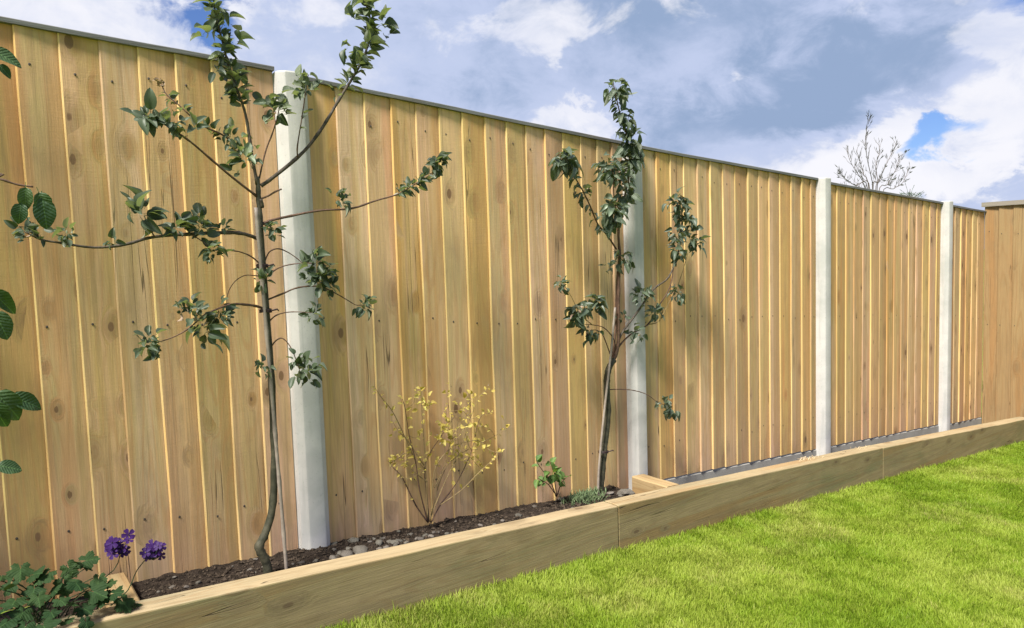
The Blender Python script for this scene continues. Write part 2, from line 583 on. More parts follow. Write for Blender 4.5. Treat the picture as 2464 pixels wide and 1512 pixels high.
gx = sorted(set([-300, -120, -60, -30, -14] + list(range(-14, 15)) + [30, 60, 120, 300]))
gy = sorted(set([-300, -100, -40, -20, -10, -5, -2, -1, 0, 2, 5, 10, 20, 40, 100, 300]))
vs = [(x, y, ground_z(x)) for y in gy for x in gx]
nx = len(gx)
fs = [(j * nx + i, j * nx + i + 1, (j + 1) * nx + i + 1, (j + 1) * nx + i) for j in range(len(gy) - 1) for i in range(nx - 1)]
lawn = link('lawn', mesh('lawn', vs, fs, M_turf))
tag(lawn, 'sloping garden lawn in front of the timber edging', kind='structure')

# soil of the raised bed
x0, x1, y0, y1 = -2.3, 6.56, -.325, .03
NX, NY = 900, 34
vs, fs = [], []
for j in range(NY + 1):
    y = y0 + (y1 - y0) * j / NY
    for i in range(NX + 1):
        x = x0 + (x1 - x0) * i / NX
        vs.append((x, y, zz(soil_h(x, y), x)))
for j in range(NY):
    for i in range(NX):
        a = j * (NX + 1) + i
        fs.append((a, a + 1, a + NX + 2, a + NX + 1))
soil = link('soil', mesh('soil', vs, fs, M_soil, smooth=True))
tag(soil, 'dark crumbly soil of the narrow raised bed', kind='structure')

# ------------------------------------------------------------------ fence
POST_X = [.003, 1.917, 3.827, 5.762]
POST_TOP = [2.036, 2.020, 2.040, 2.052]
CORNER_X = 6.60


def board_mesh(w_, zb, zt0, zt1, r, nails, mats, fall=1.0):
    """one featheredge board: thick pale left edge, thin right edge; origin at its bottom left"""
    SEG = 7
    th = r.uniform(-.0135, -.0195)
    prof0 = [(.0, -.009), (.0008, th + .0022), (.0052, th), (w_ * .5, th * .66), (w_, -.006), (w_, -.0012)]
    vs, fs, fm = [], [], []
    ph = r.uniform(0, 99)
    lean = r.uniform(-.0015, .0015)
    amp = r.uniform(.0010, .0034)
    cup = r.uniform(-.0015, .0015)
    for k in range(SEG + 1):
        t = k / SEG
        dx = noise.noise(Vector((ph, t * 3.1, 0))) * amp * 1.6 + lean * (t - .5) * 2
        dy = noise.noise(Vector((ph, t * 2.0, 7))) * .0018
        for q, (px, py) in enumerate(prof0):
            zt = zt0 + (zt1 - zt0) * px / w_
            yy = py + (dy if q in (1, 2, 3) else 0) + (cup if q == 3 else 0)
            zq = zb - SLOPE * fall * px
            vs.append((px + (dx if q < 3 else 0), yy, zq + (zt - zq) * t))
    n = len(prof0)
    for k in range(SEG):
        for q in range(n):
            q2 = (q + 1) % n
            fs.append((k * n + q, k * n + q2, (k + 1) * n + q2, (k + 1) * n + q))
            fm.append(1 if q in (0, 1) else 0)
    fs.append(tuple(range(n))[::-1])
    fm.append(1)
    fs.append(tuple(SEG * n + q for q in range(n)))
    fm.append(0)
    spots = []
    for (nxp, nz) in nails:          # nail heads a millimetre proud of the face
        spots.append((nxp, th + (nxp - .0052) / (w_ * .5 - .0052) * (-th * .34) - .0012, nz))
    return mesh('board', vs, fs, mats, fm), spots


NAIL = mesh('nail', [(.0042 * math.cos(a * math.pi / 3), 0, .0052 * math.sin(a * math.pi / 3)) for a in range(6)] + [(0, -.0016, 0)] + [(0, .002, 0)],
            [(a, (a + 1) % 6, 6) for a in range(6)] + [((a + 1) % 6, a, 7) for a in range(6)], M_nail)


def nail_on(board, spots):
    for p in spots:
        link('nail', NAIL, board).location = p


def fence_panel(label, edges, x_end, hb, ht0, ht1, seed, rail_x0, rail_x1, mats=None):
    """edges: left edge of each board along the fence; ht0/ht1 top height at both panel ends"""
    r = random.Random(seed)
    far = seed >= 3
    xa, xb = edges[0], x_end
    root = empty('fence_panel', (xa, 0, zz(hb, xa)), label, 'fence panel', 'featheredge fence panels between concrete posts')
    for i, x in enumerate(edges):
        nxt = edges[i + 1] if i + 1 < len(edges) else x_end
        last = i + 1 == len(edges)
        wd = nxt - x + (.0 if last else .021)

        def top(xx):
            u = (xx - xa) / (xb - xa)
            return zz(ht0 + (ht1 - ht0) * u, xx) - .017
        zb = zz(hb, x) + r.uniform(-.0025, .0025)
        nails = []
        for hz in (1.90, 1.05, .32):
            if r.random() < .9:
                nails.append((.03 + r.uniform(-.006, .02), zz(hz, x) + r.uniform(-.02, .02) - zb))
        mats = [M_board, M_board if r.random() < (.5 if far else .12) else M_board_edge]
        me, spots = board_mesh(wd, 0, top(x) - zb, top(x + wd) - zb, r, nails, mats)
        o = link('board', me, root)
        nail_on(o, spots)
        o.location = (x - xa, 0, zb - zz(hb, xa))
    # capping strip along the top, slightly wavy
    vs, fs = [], []
    K = 10
    for k in range(K + 1):
        x = rail_x0 + (rail_x1 - rail_x0) * k / K
        u = (x - xa) / (xb - xa)
        z = zz(ht0 + (ht1 - ht0) * u, x) + noise.noise(Vector((x * 2.3, seed, 0))) * .003
        for (yy, dz) in ((-.027, -.016), (-.028, -.002), (-.024, .001), (.022, .002), (.022, -.016)):
            vs.append((x, yy, z + dz))
    for k in range(K):
        for q in range(5):
            q2 = (q + 1) % 5
            fs.append((k * 5 + q, k * 5 + q2, (k + 1) * 5 + q2, (k + 1) * 5 + q))
    fs += [tuple(range(5))[::-1], tuple(K * 5 + q for q in range(5))]
    part('capping_rail', vs, fs, M_cap, root)
    # the three rails behind the boards
    for hz in (1.86, 1.02, .30):
        vs, fs = [], []
        for x in (rail_x0, rail_x1):
            for (yy, dz) in ((.001, -.03), (.001, .03), (.04, .025), (.04, -.03)):
                vs.append((x, yy, zz(hz, x) + dz))
        fs = [(0, 1, 5, 4), (1, 2, 6, 5), (2, 3, 7, 6), (3, 0, 4, 7), (3, 2, 1, 0), (4, 5, 6, 7)]
        part('back_rail', vs, fs, M_board, root)
    return root


E0 = [-1.80, -1.655, -1.535, -1.41, -1.285, -1.158, -1.034, -.907, -.782, -.663, -.541, -.419, -.297, -.180]
E1 = [.068, .194, .318, .444, .568, .686, .808, .940, 1.062, 1.183, 1.301, 1.422, 1.544, 1.659, 1.765]
E2 = [1.985, 2.115, 2.237, 2.353, 2.476, 2.592, 2.719, 2.839, 2.967, 3.085, 3.198, 3.319, 3.449, 3.572, 3.684]
E3 = [3.900, 4.025, 4.151, 4.267, 4.392, 4.509, 4.647, 4.763, 4.875, 4.997, 5.115, 5.243, 5.359, 5.479, 5.608]
E4 = [5.832, 5.955, 6.075, 6.195, 6.315, 6.435]
fence_panel('nearest featheredge timber panel left of the first concrete post, behind the taller sapling', E0, -.062, .098, 2.020, 2.050, 1, -1.80, -.060)
fence_panel('timber fence panel between the first and second concrete posts, behind the yellow shrub', E1, 1.855, .090, 2.036, 2.024, 2, .066, 1.855)
fence_panel('timber fence panel between the second and third concrete posts', E2, 3.768, .104, 2.020, 2.034, 3, 1.982, 3.766)
fence_panel('timber fence panel between the third and fourth concrete posts, in front of the bare bush', E3, 5.700, .103, 2.024, 2.040, 4, 3.892, 5.700)
fence_panel('short strip of timber fence between the last concrete post and the corner', E4, 6.598, .092, 2.032, 2.038, 5, 5.826, 6.598)

# the return fence in the corner: boards turned a quarter, running towards the viewer
hc0 = at_x(2371, 491, CORNER_X)
hc1 = at_x(2463, 481, CORNER_X)
slope_r = (hc1.z - hc0.z) / (hc1.y - hc0.y)
ret = empty('fence_panel', (CORNER_X, 0, zz(.04, CORNER_X)), 'return fence panel at right angles in the far right corner, with pale capping', 'fence panel')
rr = random.Random(11)
yb = -.012
k = 0
while yb > -2.6:
    wd = rr.uniform(.108, .122)
    zt = hc0.z + slope_r * .2 * 0 - .026
    zb = zz(.03, CORNER_X)
    nails = [(.03 + rr.uniform(-.005, .02), 1.80 + rr.uniform(-.02, .02)), (.03 + rr.uniform(-.005, .02), .95)]
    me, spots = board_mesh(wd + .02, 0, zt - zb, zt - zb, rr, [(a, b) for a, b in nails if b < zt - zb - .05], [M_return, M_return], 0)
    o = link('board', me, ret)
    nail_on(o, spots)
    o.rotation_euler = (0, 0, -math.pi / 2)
    o.location = (0, yb, zb - ret.location.z)
    yb -= wd
vs, fs = [], []
for y in (.01, yb):
    for (xx, dz) in ((-.034, -.028), (-.034, .012), (.03, .014), (.03, -.028)):
        vs.append((CORNER_X + xx, y, hc0.z + dz))
fs = [(0, 1, 5, 4), (1, 2, 6, 5), (2, 3, 7, 6), (3, 0, 4, 7), (3, 2, 1, 0), (4, 5, 6, 7)]
M_cap_pale = wood('capping_pale_wood', 1, [(.26, .235, .19), (.23, .20, .165)], (.21, .21, .15), (.3, .22, .15), (9, 2), crack=.4)
part('capping_rail', vs, fs, M_cap_pale, ret)

# posts
def concrete_post(i, label):
    x, ht = POST_X[i], POST_TOP[i]
    zb = zz(-.35, x)
    zt = zz(ht, x)
    hw, yf, ybk, ch = .0615, -.066, .055, .030
    half = [(hw - ch - .004, yf), (hw - ch + .003, yf + .002), (hw - .002, yf + ch - .004), (hw, yf + ch + .004)]
    prof = [(-hw, ybk)] + [(-a, b_) for a, b_ in reversed(half)] + half + [(hw, ybk)]
    vs, fs = [], []
    levels = [zb, zb + .3, zb + .9, zb + 1.5, zt - .12, zt - .006]
    n = len(prof)
    for z in levels:
        for (px, py) in prof:
            d = noise.noise(Vector((px * 8 + i, py * 8, z * 2.5))) * .0012
            vs.append((x + px + d, py + d, z))
    for (px, py) in prof:
        vs.append((x + px * .95, (py + .005) * .95 - .005, zt))
    for k in range(len(levels)):
        for q in range(n):
            q2 = (q + 1) % n
            fs.append((k * n + q, k * n + q2, (k + 1) * n + q2, (k + 1) * n + q))
    fs.append(tuple(len(levels) * n + q for q in range(n)))
    o = part('concrete_post', vs, fs, M_concrete, None, smooth=True)
    o.data.set_sharp_from_angle(angle=math.radians(20))
    tag(o, label, 'post', 'concrete fence posts')


concrete_post(0, 'widest pale concrete post, directly behind the taller sapling')
concrete_post(1, 'second concrete post, partly hidden behind the smaller sapling')
concrete_post(2, 'third concrete post, wood shavings lying on the sleeper at its foot')
concrete_post(3, 'farthest slim concrete post near the fence corner')

# concrete gravel boards under the panels
GB = [(1.983, 3.764, .099, 'grey concrete gravel board under the panel between second and third posts', True),
      (3.894, 5.698, .098, 'grey concrete gravel board under the panel between third and fourth posts', True),
      (5.828, 6.590, .089, 'short grey gravel board beneath the strip of fence in the corner', True)]
for (xa, xb, h, lab, seen) in GB:
    vs, fs = [], []
    for x in (xa, xb):
        for (yy, hh) in ((-.0105, -.12), (-.0105, h - .008), (-.007, h - .004), (.045, h - .004), (.045, -.12)):
            vs.append((x, yy, zz(hh, x)))
    for q in range(5):
        q2 = (q + 1) % 5
        fs.append((q, q2, 5 + q2, 5 + q))
    fs += [(0, 1, 2, 3, 4)[::-1], (5, 6, 7, 8, 9)]
    o = part('gravel_board', vs, fs, M_gravelboard, None)
    tag(o, lab, 'gravel board', 'gravel boards under the fence panels')


# ------------------------------------------------------------------ timber sleepers
def sleeper(label, xa, xb, ha, hb_, ya=-.429, yb=-.329, hbot=-.14, name='timber_sleeper', seed=0, group='sleepers edging the bed'):
    """a worn sleeper along x with rounded arrises, sunlit top painted in a lighter material"""
    vs, fs, fm = [], [], []
    K = max(8, int((xb - xa) / .06))
    e = .005
    ts = [0, .004 / (xb - xa)] + [k / K for k in range(1, K)] + [1 - .004 / (xb - xa), 1]
    K = len(ts) - 1
    for k, t in enumerate(ts):
        x = xa + (xb - xa) * t
        h = ha + (hb_ - ha) * t
        w1 = noise.noise(Vector((x * 3.3, seed, 1))) * .0022 + noise.noise(Vector((x * 14, seed, 4))) * .0010
        w2 = noise.noise(Vector((x * 3.1, seed, 9))) * .0022 + noise.noise(Vector((x * 17, seed, 3))) * .0010
        wear = .0025 * max(0, noise.noise(Vector((x * 9, seed, 22))))
        ee = e + wear * 2
        endf = .003 if k in (0, K) else 0
        for (yy, hh) in ((ya + w2 + endf, hbot), (ya + w2 + endf, h * .45 + hbot * .55), (ya + w2 + endf, h - ee + w1), (ya + ee * .35 + w2 + endf, h - ee * .35 + w1 - endf * .3), (ya + ee + w2 + endf, h + w1 - endf),
                         (.5 * (ya + yb), h + w1 * .6 - endf), (yb - e, h + w1 - endf), (yb, h - e - endf), (yb, hbot)):
            vs.append((x, yy, zz(hh, x)))
    n = 9
    for k in range(K):
        for q in range(n):
            q2 = (q + 1) % n
            fs.append((k * n + q, k * n + q2, (k + 1) * n + q2, (k + 1) * n + q))
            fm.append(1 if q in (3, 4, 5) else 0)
    fs += [tuple(range(n))[::-1], tuple(K * n + q for q in range(n))]
    fm += [0, 0]
    o = part(name, vs, fs, [M_sleeper, M_sleeper_lit_top], None, fm)
    tag(o, label, 'sleeper', group)
    return o


sleeper('nearest long timber sleeper edging the planted soil bed', -2.3, 1.352, .163, .1735, seed=1)
sleeper('middle timber sleeper edging the lawn below the second and third posts', 1.3565, 3.887, .1765, .177, seed=2)
sleeper('farthest timber sleeper running to the fence corner', 3.8915, 6.56, .174, .150, seed=3)


def cross_sleeper(label, xa, xb, ya, yb, h, skew, seed):
    vs, fs, fm = [], [], []
    K = 7
    for k in range(K + 1):
        y = ya + (yb - ya) * k / K
        s = skew * k / K
        w1 = noise.noise(Vector((y * 9, seed, 1))) * .003
        for (dx, hh) in ((0, -.1), (0, h - .006), (.006, h), (xb - xa - .006, h), (xb - xa, h - .006), (xb - xa, -.1)):
            x = xa + dx + s
            vs.append((x, y, zz(hh + w1, x)))
    n = 6
    for k in range(K):
        for q in range(n):
            q2 = (q + 1) % n
            fs.append((k * n + q, k * n + q2, (k + 1) * n + q2, (k + 1) * n + q))
            fm.append(0)
    fs += [tuple(range(n))[::-1], tuple(K * n + q for q in range(n))]
    fm += [0, 0]
    o = part('timber_sleeper', vs, fs, M_cross, None, fm)
    tag(o, label, 'sleeper', 'sleepers edging the bed')


xr = at_h(1489, 1137, .178).x
cross_sleeper('short sleeper set across the bed at the foot of the second post', xr, xr + .10, -.326, -.072, .178, .0, 5)
cross_sleeper('short sleeper across the bed beside the purple flowering geranium', -.80, -.70, -.326, -.028, .160, .0, 6)

# ------------------------------------------------------------------ leaves
def leaf_mesh(name, mat, width=.30, fold=.18, droop=.25, tip=1.25, twist=0.0, wave=0.0, seed=0):
    """unit leaf: stalk at the origin, blade along +Y, upper side +Z"""
    rows = [0, .10, .24, .42, .60, .78, .91, 1.0]
    r = random.Random(seed)
    vs, fs = [], []
    for i, t in enumerate(rows):
        wd = width * (math.sin(math.pi * min(1, t ** .80)) ** .62 if 0 < t < 1 else 0)
        wd *= 1 + r.uniform(-.06, .06)
        zc = -droop * t * t
        tw = twist * t
        for sx_ in (-1, -.5, 0, .5, 1):
            x = sx_ * wd
            z = zc + fold * abs(x) * 1.6 + wave * math.sin(t * 9 + sx_ * 2) * abs(sx_)
            vs.append((x * math.cos(tw) - z * math.sin(tw) * .3, t, z + x * math.sin(tw)))
    for i in range(len(rows) - 1):
        for k in range(4):
            a = i * 5 + k
            fs.append((a, a + 1, a + 6, a + 5))
    # stalk
    b = len(vs)
    vs += [(-.012, -.22, .05), (.012, -.22, .05), (.012, .06, .004), (-.012, .06, .004), (0, -.22, .03), (0, .06, -.02)]
    fs += [(b, b + 1, b + 2, b + 3), (b + 1, b + 4, b + 5, b + 2), (b + 4, b, b + 3, b + 5)]
    return mesh(name, vs, fs, mat, smooth=True)


LEAF_APPLE = [leaf_mesh('leaf', M_leaf_apple, .30, f, d, 1, tw, wv, i) for i, (f, d, tw, wv) in enumerate(
    [(.3, .2, .2, .02), (.6, .35, -.4, .03), (.15, .1, .5, .02), (.8, .5, .2, .04), (.4, .05, -.3, .03), (.5, .6, .6, .03)])]
LEAF_PEAR = [leaf_mesh('leaf', M_leaf_pear, .29, f, d, 1, tw, wv, 20 + i) for i, (f, d, tw, wv) in enumerate(
    [(.5, .45, .3, .03), (.9, .7, -.4, .04), (.4, .9, .5, .03), (.7, .3, .2, .04), (.3, .6, -.5, .05)])]
LEAF_BIG = [leaf_mesh('leaf', M_leaf_big, .31, f, d, 1, tw, wv, 40 + i) for i, (f, d, tw, wv) in enumerate(
    [(.3, .35, .2, .02), (.5, .5, -.3, .02), (.2, .2, .4, .02)])]
LEAF_YEL = [leaf_mesh('leaf', M_leaf_yellow, .33, f, d, 1, tw, wv, 60 + i) for i, (f, d, tw, wv) in enumerate(
    [(.4, .2, .3, .03), (.7, .4, -.4, .04), (.2, .1, .6, .03)])]
LEAF_FRESH = [leaf_mesh('leaf', M_leaf_fresh, .36, f, d, 1, tw, wv, 80 + i) for i, (f, d, tw, wv) in enumerate(
    [(.3, .2, .2, .03), (.5, .4, -.3, .03)])]
LEAF_DRY = [leaf_mesh('leaf', M_leaf_dry, .22, f, d, 1, tw, wv, 90 + i) for i, (f, d, tw, wv) in enumerate(
    [(.9, .6, .9, .08), (.7, .9, -.8, .08)])]


class Plant:
    def __init__(self, name, base, label, cat, leaves, cap=300, seed=1, group=None):
        self.root = empty(name, base, label, cat, group)
        self.base = Vector(base)
        self.leaves = leaves
        self.cap = cap
        self.n = 0
        self.extra = []
        self.density = 1.0
        self.scale = 1.0
        self.spread = 1.0
        self.r = random.Random(seed)

    def branch(self, pts, r0, r1, mat, name='branch', sides=6, sub=4, knobs=True):
        rad = [r0 + (r1 - r0) * i / (len(pts) - 1) for i in range(len(pts))]
        P, R = smooth_path(pts, rad, sub)
        if knobs:
            R = [q * (1 + .22 * (self.r.random() < .25)) for q in R]
        vs, fs = tube(P, R, sides, rough=.12)
        part(name, vs, fs, mat, self.root, smooth=True)
        return P

    def leaf(self, pos, d, up, size, kinds=None):
        self.n += 1
        y = d.normalized()
        x = y.cross(up)
        if x.length < .05:
            x = y.cross(Vector((.3, -.9, .2)))
        x.normalize()
        z = x.cross(y)
        lm = self.r.choice(kinds or self.leaves)
        wsc = size * self.r.uniform(.8, 1.2)
        m = Matrix(((x.x * wsc, y.x * size, z.x * size, 0), (x.y * wsc, y.y * size, z.y * size, 0), (x.z * wsc, y.z * size, z.z * size, 0), (0, 0, 0, 1)))
        m.translation = pos + y * size * .2 - self.base
        if self.n > self.cap:
            self.extra.append((lm, m))
            return
        o = link('leaf', lm, self.root)
        o.matrix_local = m

    def finish(self):
        # leaves past the countable number: one joined part
        if not self.extra:
            return
        vs, fs, fm, mats = [], [], [], []
        for lm, m in self.extra:
            b0 = len(vs)
            if lm.materials[0] not in mats:
                mats.append(lm.materials[0])
            k = mats.index(lm.materials[0])
            vs += [m @ v.co for v in lm.vertices]
            for p in lm.polygons:
                fs.append(tuple(b0 + i for i in p.vertices))
                fm.append(k)
        o = link('foliage', mesh('foliage', vs, fs, mats, fm, True), self.root)
        o['kind'] = 'stuff'

    def cluster(self, px, py, Y, n, spread, size, bias=(0, -.35, .25), kinds=None, dry=0):
        n = int(n * self.density + .5)
        """a rosette of leaves round a spur; spread in photo pixels, size in metres"""
        c = at(px, py, Y)
        depth = (c - CAM).dot(_fw)
        s = spread * self.spread * depth / FPX
        for i in range(n):
            d = (rvec(self.r) + Vector(bias)).normalized()
            off = rvec(self.r) * s * self.r.random()
            off.y *= .8
            sz = size * self.scale * self.r.uniform(.5, 1.2)
            up = (Vector((-.2, -.5, .75)) + rvec(self.r) * .75).normalized()
            self.leaf(c + off * .9, (d + off.normalized() * .9).normalized(), up, sz, kinds)
        for i in range(dry):
            self.leaf(c + rvec(self.r) * s * .6, rvec(self.r), rvec(self.r), size * .42, LEAF_DRY)

    def along(self, P, t0, t1, n, size, droop=0.0, kinds=None, bias=(0, -.2, .1)):
        for i in range(n):
            t = t0 + (t1 - t0) * (i + self.r.uniform(.1, .9)) / n
            k = min(len(P) - 2, max(0, int(t * (len(P) - 1))))
            p = P[k].lerp(P[k + 1], t * (len(P) - 1) - k)
            ax = (P[k + 1] - P[k]).normalized()
            side = rvec(self.r)
            side = (side - ax * side.dot(ax))
            side.normalize()
            d = (side + ax * self.r.uniform(.1, .8) + Vector(bias) - Vector((0, 0, droop))).normalized()
            up = (Vector((-.2, -.45, .8)) + rvec(self.r) * .6).normalized()
            self.leaf(p, d, up, size * self.scale * self.r.uniform(.5, 1.2), kinds)


def pxl(pts, Y0, Y1):
    n = len(pts)
    return [at(x, y, Y0 + (Y1 - Y0) * i / (n - 1)) for i, (x, y) in enumerate(pts)]


# ------------------------------------------------------------------ taller sapling
TY = -.235
b1 = at(648, 1372, TY)
b1.z = zz(soil_h(b1.x, b1.y) - .03, b1.x)
T1 = Plant('fruit_sapling', (b1.x, b1.y, zz(soil_h(b1.x, b1.y), b1.x)), 'taller young fruit tree with spreading side branches in front of the nearest post', 'tree', LEAF_APPLE, 300, 3)
T1.density = 2.5
T1.scale = .76
T1.spread = 1.25
tr_pts = [b1, at(640, 1352, TY), at(624, 1318, TY), at(638, 1285, TY), at(655, 1225, TY), at(661, 1120, TY), at(657, 1000, TY), at(652, 885, TY),
          at(643, 760, TY), at(634, 640, TY), at(627, 540, TY), at(622, 470, TY), at(620, 425, TY)]
rad = [.0165, .016, .0155, .0145, .0135, .013, .0125, .0115, .0105, .0098, .009, .0085, .007]
P, R = smooth_path(tr_pts, rad, 5)
R = [q * (1 + .16 * (RNG.random() < .2)) for q in R]
vs, fs = tube(P, R, 9, rough=.10)
part('trunk', vs, fs, M_bark_green, T1.root, smooth=True)
BR = M_bark
b = T1.branch(pxl([(619, 445), (606, 372), (597, 310), (587, 262), (567, 207), (550, 157), (535, 100), (519, 35), (510, -30), (506, -70)], TY, TY - .06), .0062, .0022, BR)
T1.along(b, .34, 1, 112, .060)
b = T1.branch(pxl([(628, 448), (660, 425), (729, 367), (776, 307), (816, 240), (849, 187), (873, 143), (889, 93), (890, 40), (876, 0), (868, -40)], TY, TY - .12), .0072, .0022, BR)
T1.along(b, .44, .98, 92, .066)
b = T1.branch(pxl([(624, 430), (639, 365), (656, 320), (668, 280), (674, 245)], TY, TY - .05), .0032, .0016, M_twig)
T1.cluster(667, 265, TY - .05, 13, 34, .058, dry=3)
b = T1.branch(pxl([(716, 378), (716, 350), (727, 280), (738, 205), (742, 180)], TY - .03, TY - .09), .0030, .0014, M_twig)
T1.along(b, .35, 1, 9, .052)
T1.cluster(735, 215, TY - .09, 10, 30, .055)
b = T1.branch(pxl([(617, 472), (560, 428), (507, 383), (460, 343), (413, 310), (380, 292), (350, 280)], TY, TY - .13), .0048, .0018, M_twig)
T1.along(b, .55, 1, 40, .058)
b = T1.branch(pxl([(612, 392), (583, 360), (535, 325), (483, 300), (430, 253), (400, 227), (388, 200)], TY, TY + .08), .0042, .0014, M_twig)
T1.along(b, .1, .85, 30, .046)
T1.cluster(388, 200, TY + .08, 0, 10, .05, dry=7)
T1.cluster(590, 385, TY - .02, 14, 36, .050, dry=4)
T1.cluster(555, 330, TY + .02, 7, 26, .046)
b = T1.branch(pxl([(620, 575), (590, 564), (550, 560), (450, 564), (367, 571), (300, 589), (227, 596), (140, 584), (100, 577), (60, 558)], TY, TY - .10), .0070, .0022, BR)
T1.along(b, .86, 1, 12, .046)
T1.cluster(62, 556, TY - .10, 5, 22, .042, dry=4)
T1.cluster(160, 562, TY - .09, 8, 24, .044)
T1.cluster(268, 580, TY - .08, 3, 10, .036)
T1.branch(pxl([(372, 570), (358, 545), (347, 520)], TY - .06, TY - .09), .0024, .0014, M_twig)
T1.cluster(343, 515, TY - .09, 9, 26, .070)
T1.cluster(425, 548, TY - .05, 9, 22, .050, (0, -.3, .5))
T1.cluster(480, 543, TY - .05, 12, 26, .054, (0, -.3, .4))
T1.cluster(535, 552, TY - .03, 4, 16, .04)
b = T1.branch(pxl([(630, 640), (605, 618), (575, 606), (546, 603), (520, 600)], TY, TY - .05), .0026, .0014, M_twig)
T1.branch(pxl([(463, 566), (485, 580), (500, 592)], TY - .05, TY - .06), .0022, .0014, M_twig)
T1.cluster(513, 607, TY - .06, 11, 22, .050, (0, -.35, -.2))
T1.branch(pxl([(636, 668), (616, 664), (590, 663), (566, 677), (550, 702), (545, 730)], TY, TY - .03), .0020, .0012, M_twig)
b = T1.branch(pxl([(640, 745), (616, 737), (585, 733), (555, 733), (520, 745), (490, 760), (455, 790), (425, 808), (400, 818), (375, 825)], TY, TY - .12), .0046, .0014, M_twig)
T1.cluster(455, 750, TY - .08, 8, 26, .044, dry=5)
T1.cluster(530, 755, TY - .06, 12, 30, .048, dry=4)
T1.cluster(362, 828, TY - .12, 15, 26, .046, dry=1)
T1.cluster(495, 805, TY - .09, 6, 24, .070, (0, -.4, -.8))
T1.cluster(480, 770, TY - .08, 6, 24, .045, dry=2)
b = T1.branch(pxl([(629, 540), (655, 530), (700, 520), (770, 507), (846, 502), (905, 483), (959, 467), (999, 443), (1046, 413), (1050, 385)], TY, TY - .06), .0052, .0016, M_twig)
T1.along(b, .66, 1, 52, .048)
T1.cluster(813, 478, TY - .04, 8, 20, .050)
T1.cluster(1055, 390, TY - .06, 6, 16, .052)
T1.cluster(655, 553, TY - .02, 9, 18, .040)
b = T1.branch(pxl([(637, 630), (648, 607), (668, 599), (690, 606), (713, 621), (735, 640)], TY, TY - .04), .0028, .0014, M_twig)
b = T1.branch(pxl([(640, 668), (665, 648), (693, 638), (725, 634), (753, 634)], TY, TY - .08), .0030, .0014, M_twig)
T1.cluster(762, 632, TY - .08, 9, 24, .056, dry=1)
T1.cluster(768, 668, TY - .07, 16, 34, .054)
b = T1.branch(pxl([(643, 722), (680, 707), (719, 692), (770, 690), (809, 707), (835, 722), (856, 734), (875, 735)], TY, TY - .05), .0034, .0013, M_twig)
T1.cluster(795, 690, TY - .06, 6, 16, .045)
T1.cluster(876, 734, TY - .05, 9, 18, .042, dry=1)
b = T1.branch(pxl([(646, 775), (665, 759), (690, 752), (720, 751), (750, 753)], TY, TY - .05), .0028, .0012, M_twig)
T1.cluster(752, 757, TY - .05, 7, 16, .042)
b = T1.branch(pxl([(650, 840), (662, 822), (678, 814), (694, 828), (706, 850), (716, 877), (722, 895)], TY, TY - .06), .0030, .0014, M_twig)
T1.cluster(712, 868, TY - .06, 4, 12, .04)
T1.cluster(735, 892, TY - .06, 13, 28, .056, (0.2, -.35, -.3))
T1.cluster(632, 882, TY - .03, 7, 18, .038)
T1.cluster(634, 672, TY - .03, 9, 20, .042)
T1.branch(pxl([(624, 480), (645, 472), (662, 462), (678, 455)], TY, TY - .03), .0036, .0028, M_twig)
T1.branch(pxl([(632, 500), (628, 480)], TY - .01, TY - .02), .006, .005, M_bark)

for (x, y, n, sp, sz, Y) in ((520, 12, 5, 22, .085, -.05), (548, 62, 5, 26, .085, -.05), (498, 88, 4, 16, .085, -.05), (560, 105, 4, 18, .08, -.05), (520, 165, 5, 22, .085, -.04), (565, 205, 5, 24, .08, -.03),
                        (600, 215, 3, 16, .075, -.03), (850, 42, 4, 16, .10, -.12), (915, 62, 7, 26, .10, -.12), (930, 85, 3, 16, .10, -.12), (838, 108, 4, 18, .09, -.11), (885, 110, 5, 22, .09, -.11), (850, 150, 5, 20, .08, -.10),
                        (815, 225, 4, 18, .07, -.08), (350, 287, 4, 18, .09, -.13), (420, 292, 6, 26, .075, -.11), (470, 312, 5, 22, .07, -.09), (1050, 392, 4, 18, .08, -.06), (1000, 440, 5, 22, .065, -.05), (960, 460, 5, 20, .06, -.05)):
    T1.cluster(x, y, TY + Y, n * .45, sp * .9, sz * .82)
T1.finish()

# its cane
c0 = at(690, 1372, -.262)
c0.z = zz(soil_h(c0.x, c0.y) - .02, c0.x)
CN = empty('bamboo_cane', (c0.x, c0.y, zz(soil_h(c0.x, c0.y), c0.x)), 'long grey bamboo cane supporting the taller sapling', 'cane', 'canes supporting the saplings')
pts = [c0] + [at(690 - (1370 - y) * .0855, y, -.262) for y in (1250, 1100, 950, 800, 650, 500)]
P, R = smooth_path(pts, [.0066] * len(pts), 5)
R = [q * (1.28 if i % 4 == 0 else 1) for i, q in enumerate(R)]
vs, fs = tube(P, R, 8)
part('pole', vs, fs, M_cane, CN, smooth=True)


def tie(parent, px, py, Y, rad_):
    c = at(px, py, Y)
    vs, fs = [], []
    for k in range(3):
        ring = [c + Vector((rad_ * math.cos(a), rad_ * .95 * math.sin(a), (k - 1) * .004 + .002 * math.sin(a * 2))) for a in [2 * math.pi * i / 12 for i in range(13)]]
        tube(ring, [.0022] * 13, 5, vs, fs)
    tube([c + Vector((rad_ * .7, -rad_ * .8, 0)), c + Vector((rad_ * 1.7, -rad_, .004)), c + Vector((rad_ * 2.0, -rad_ * .9, -.003))], [.003, .0035, .002], 5, vs, fs)
    part('tie', vs, fs, M_tie, parent, smooth=True)


tie(CN, 639, 748, -.248, .021)
tie(CN, 631, 640, -.248, .020)

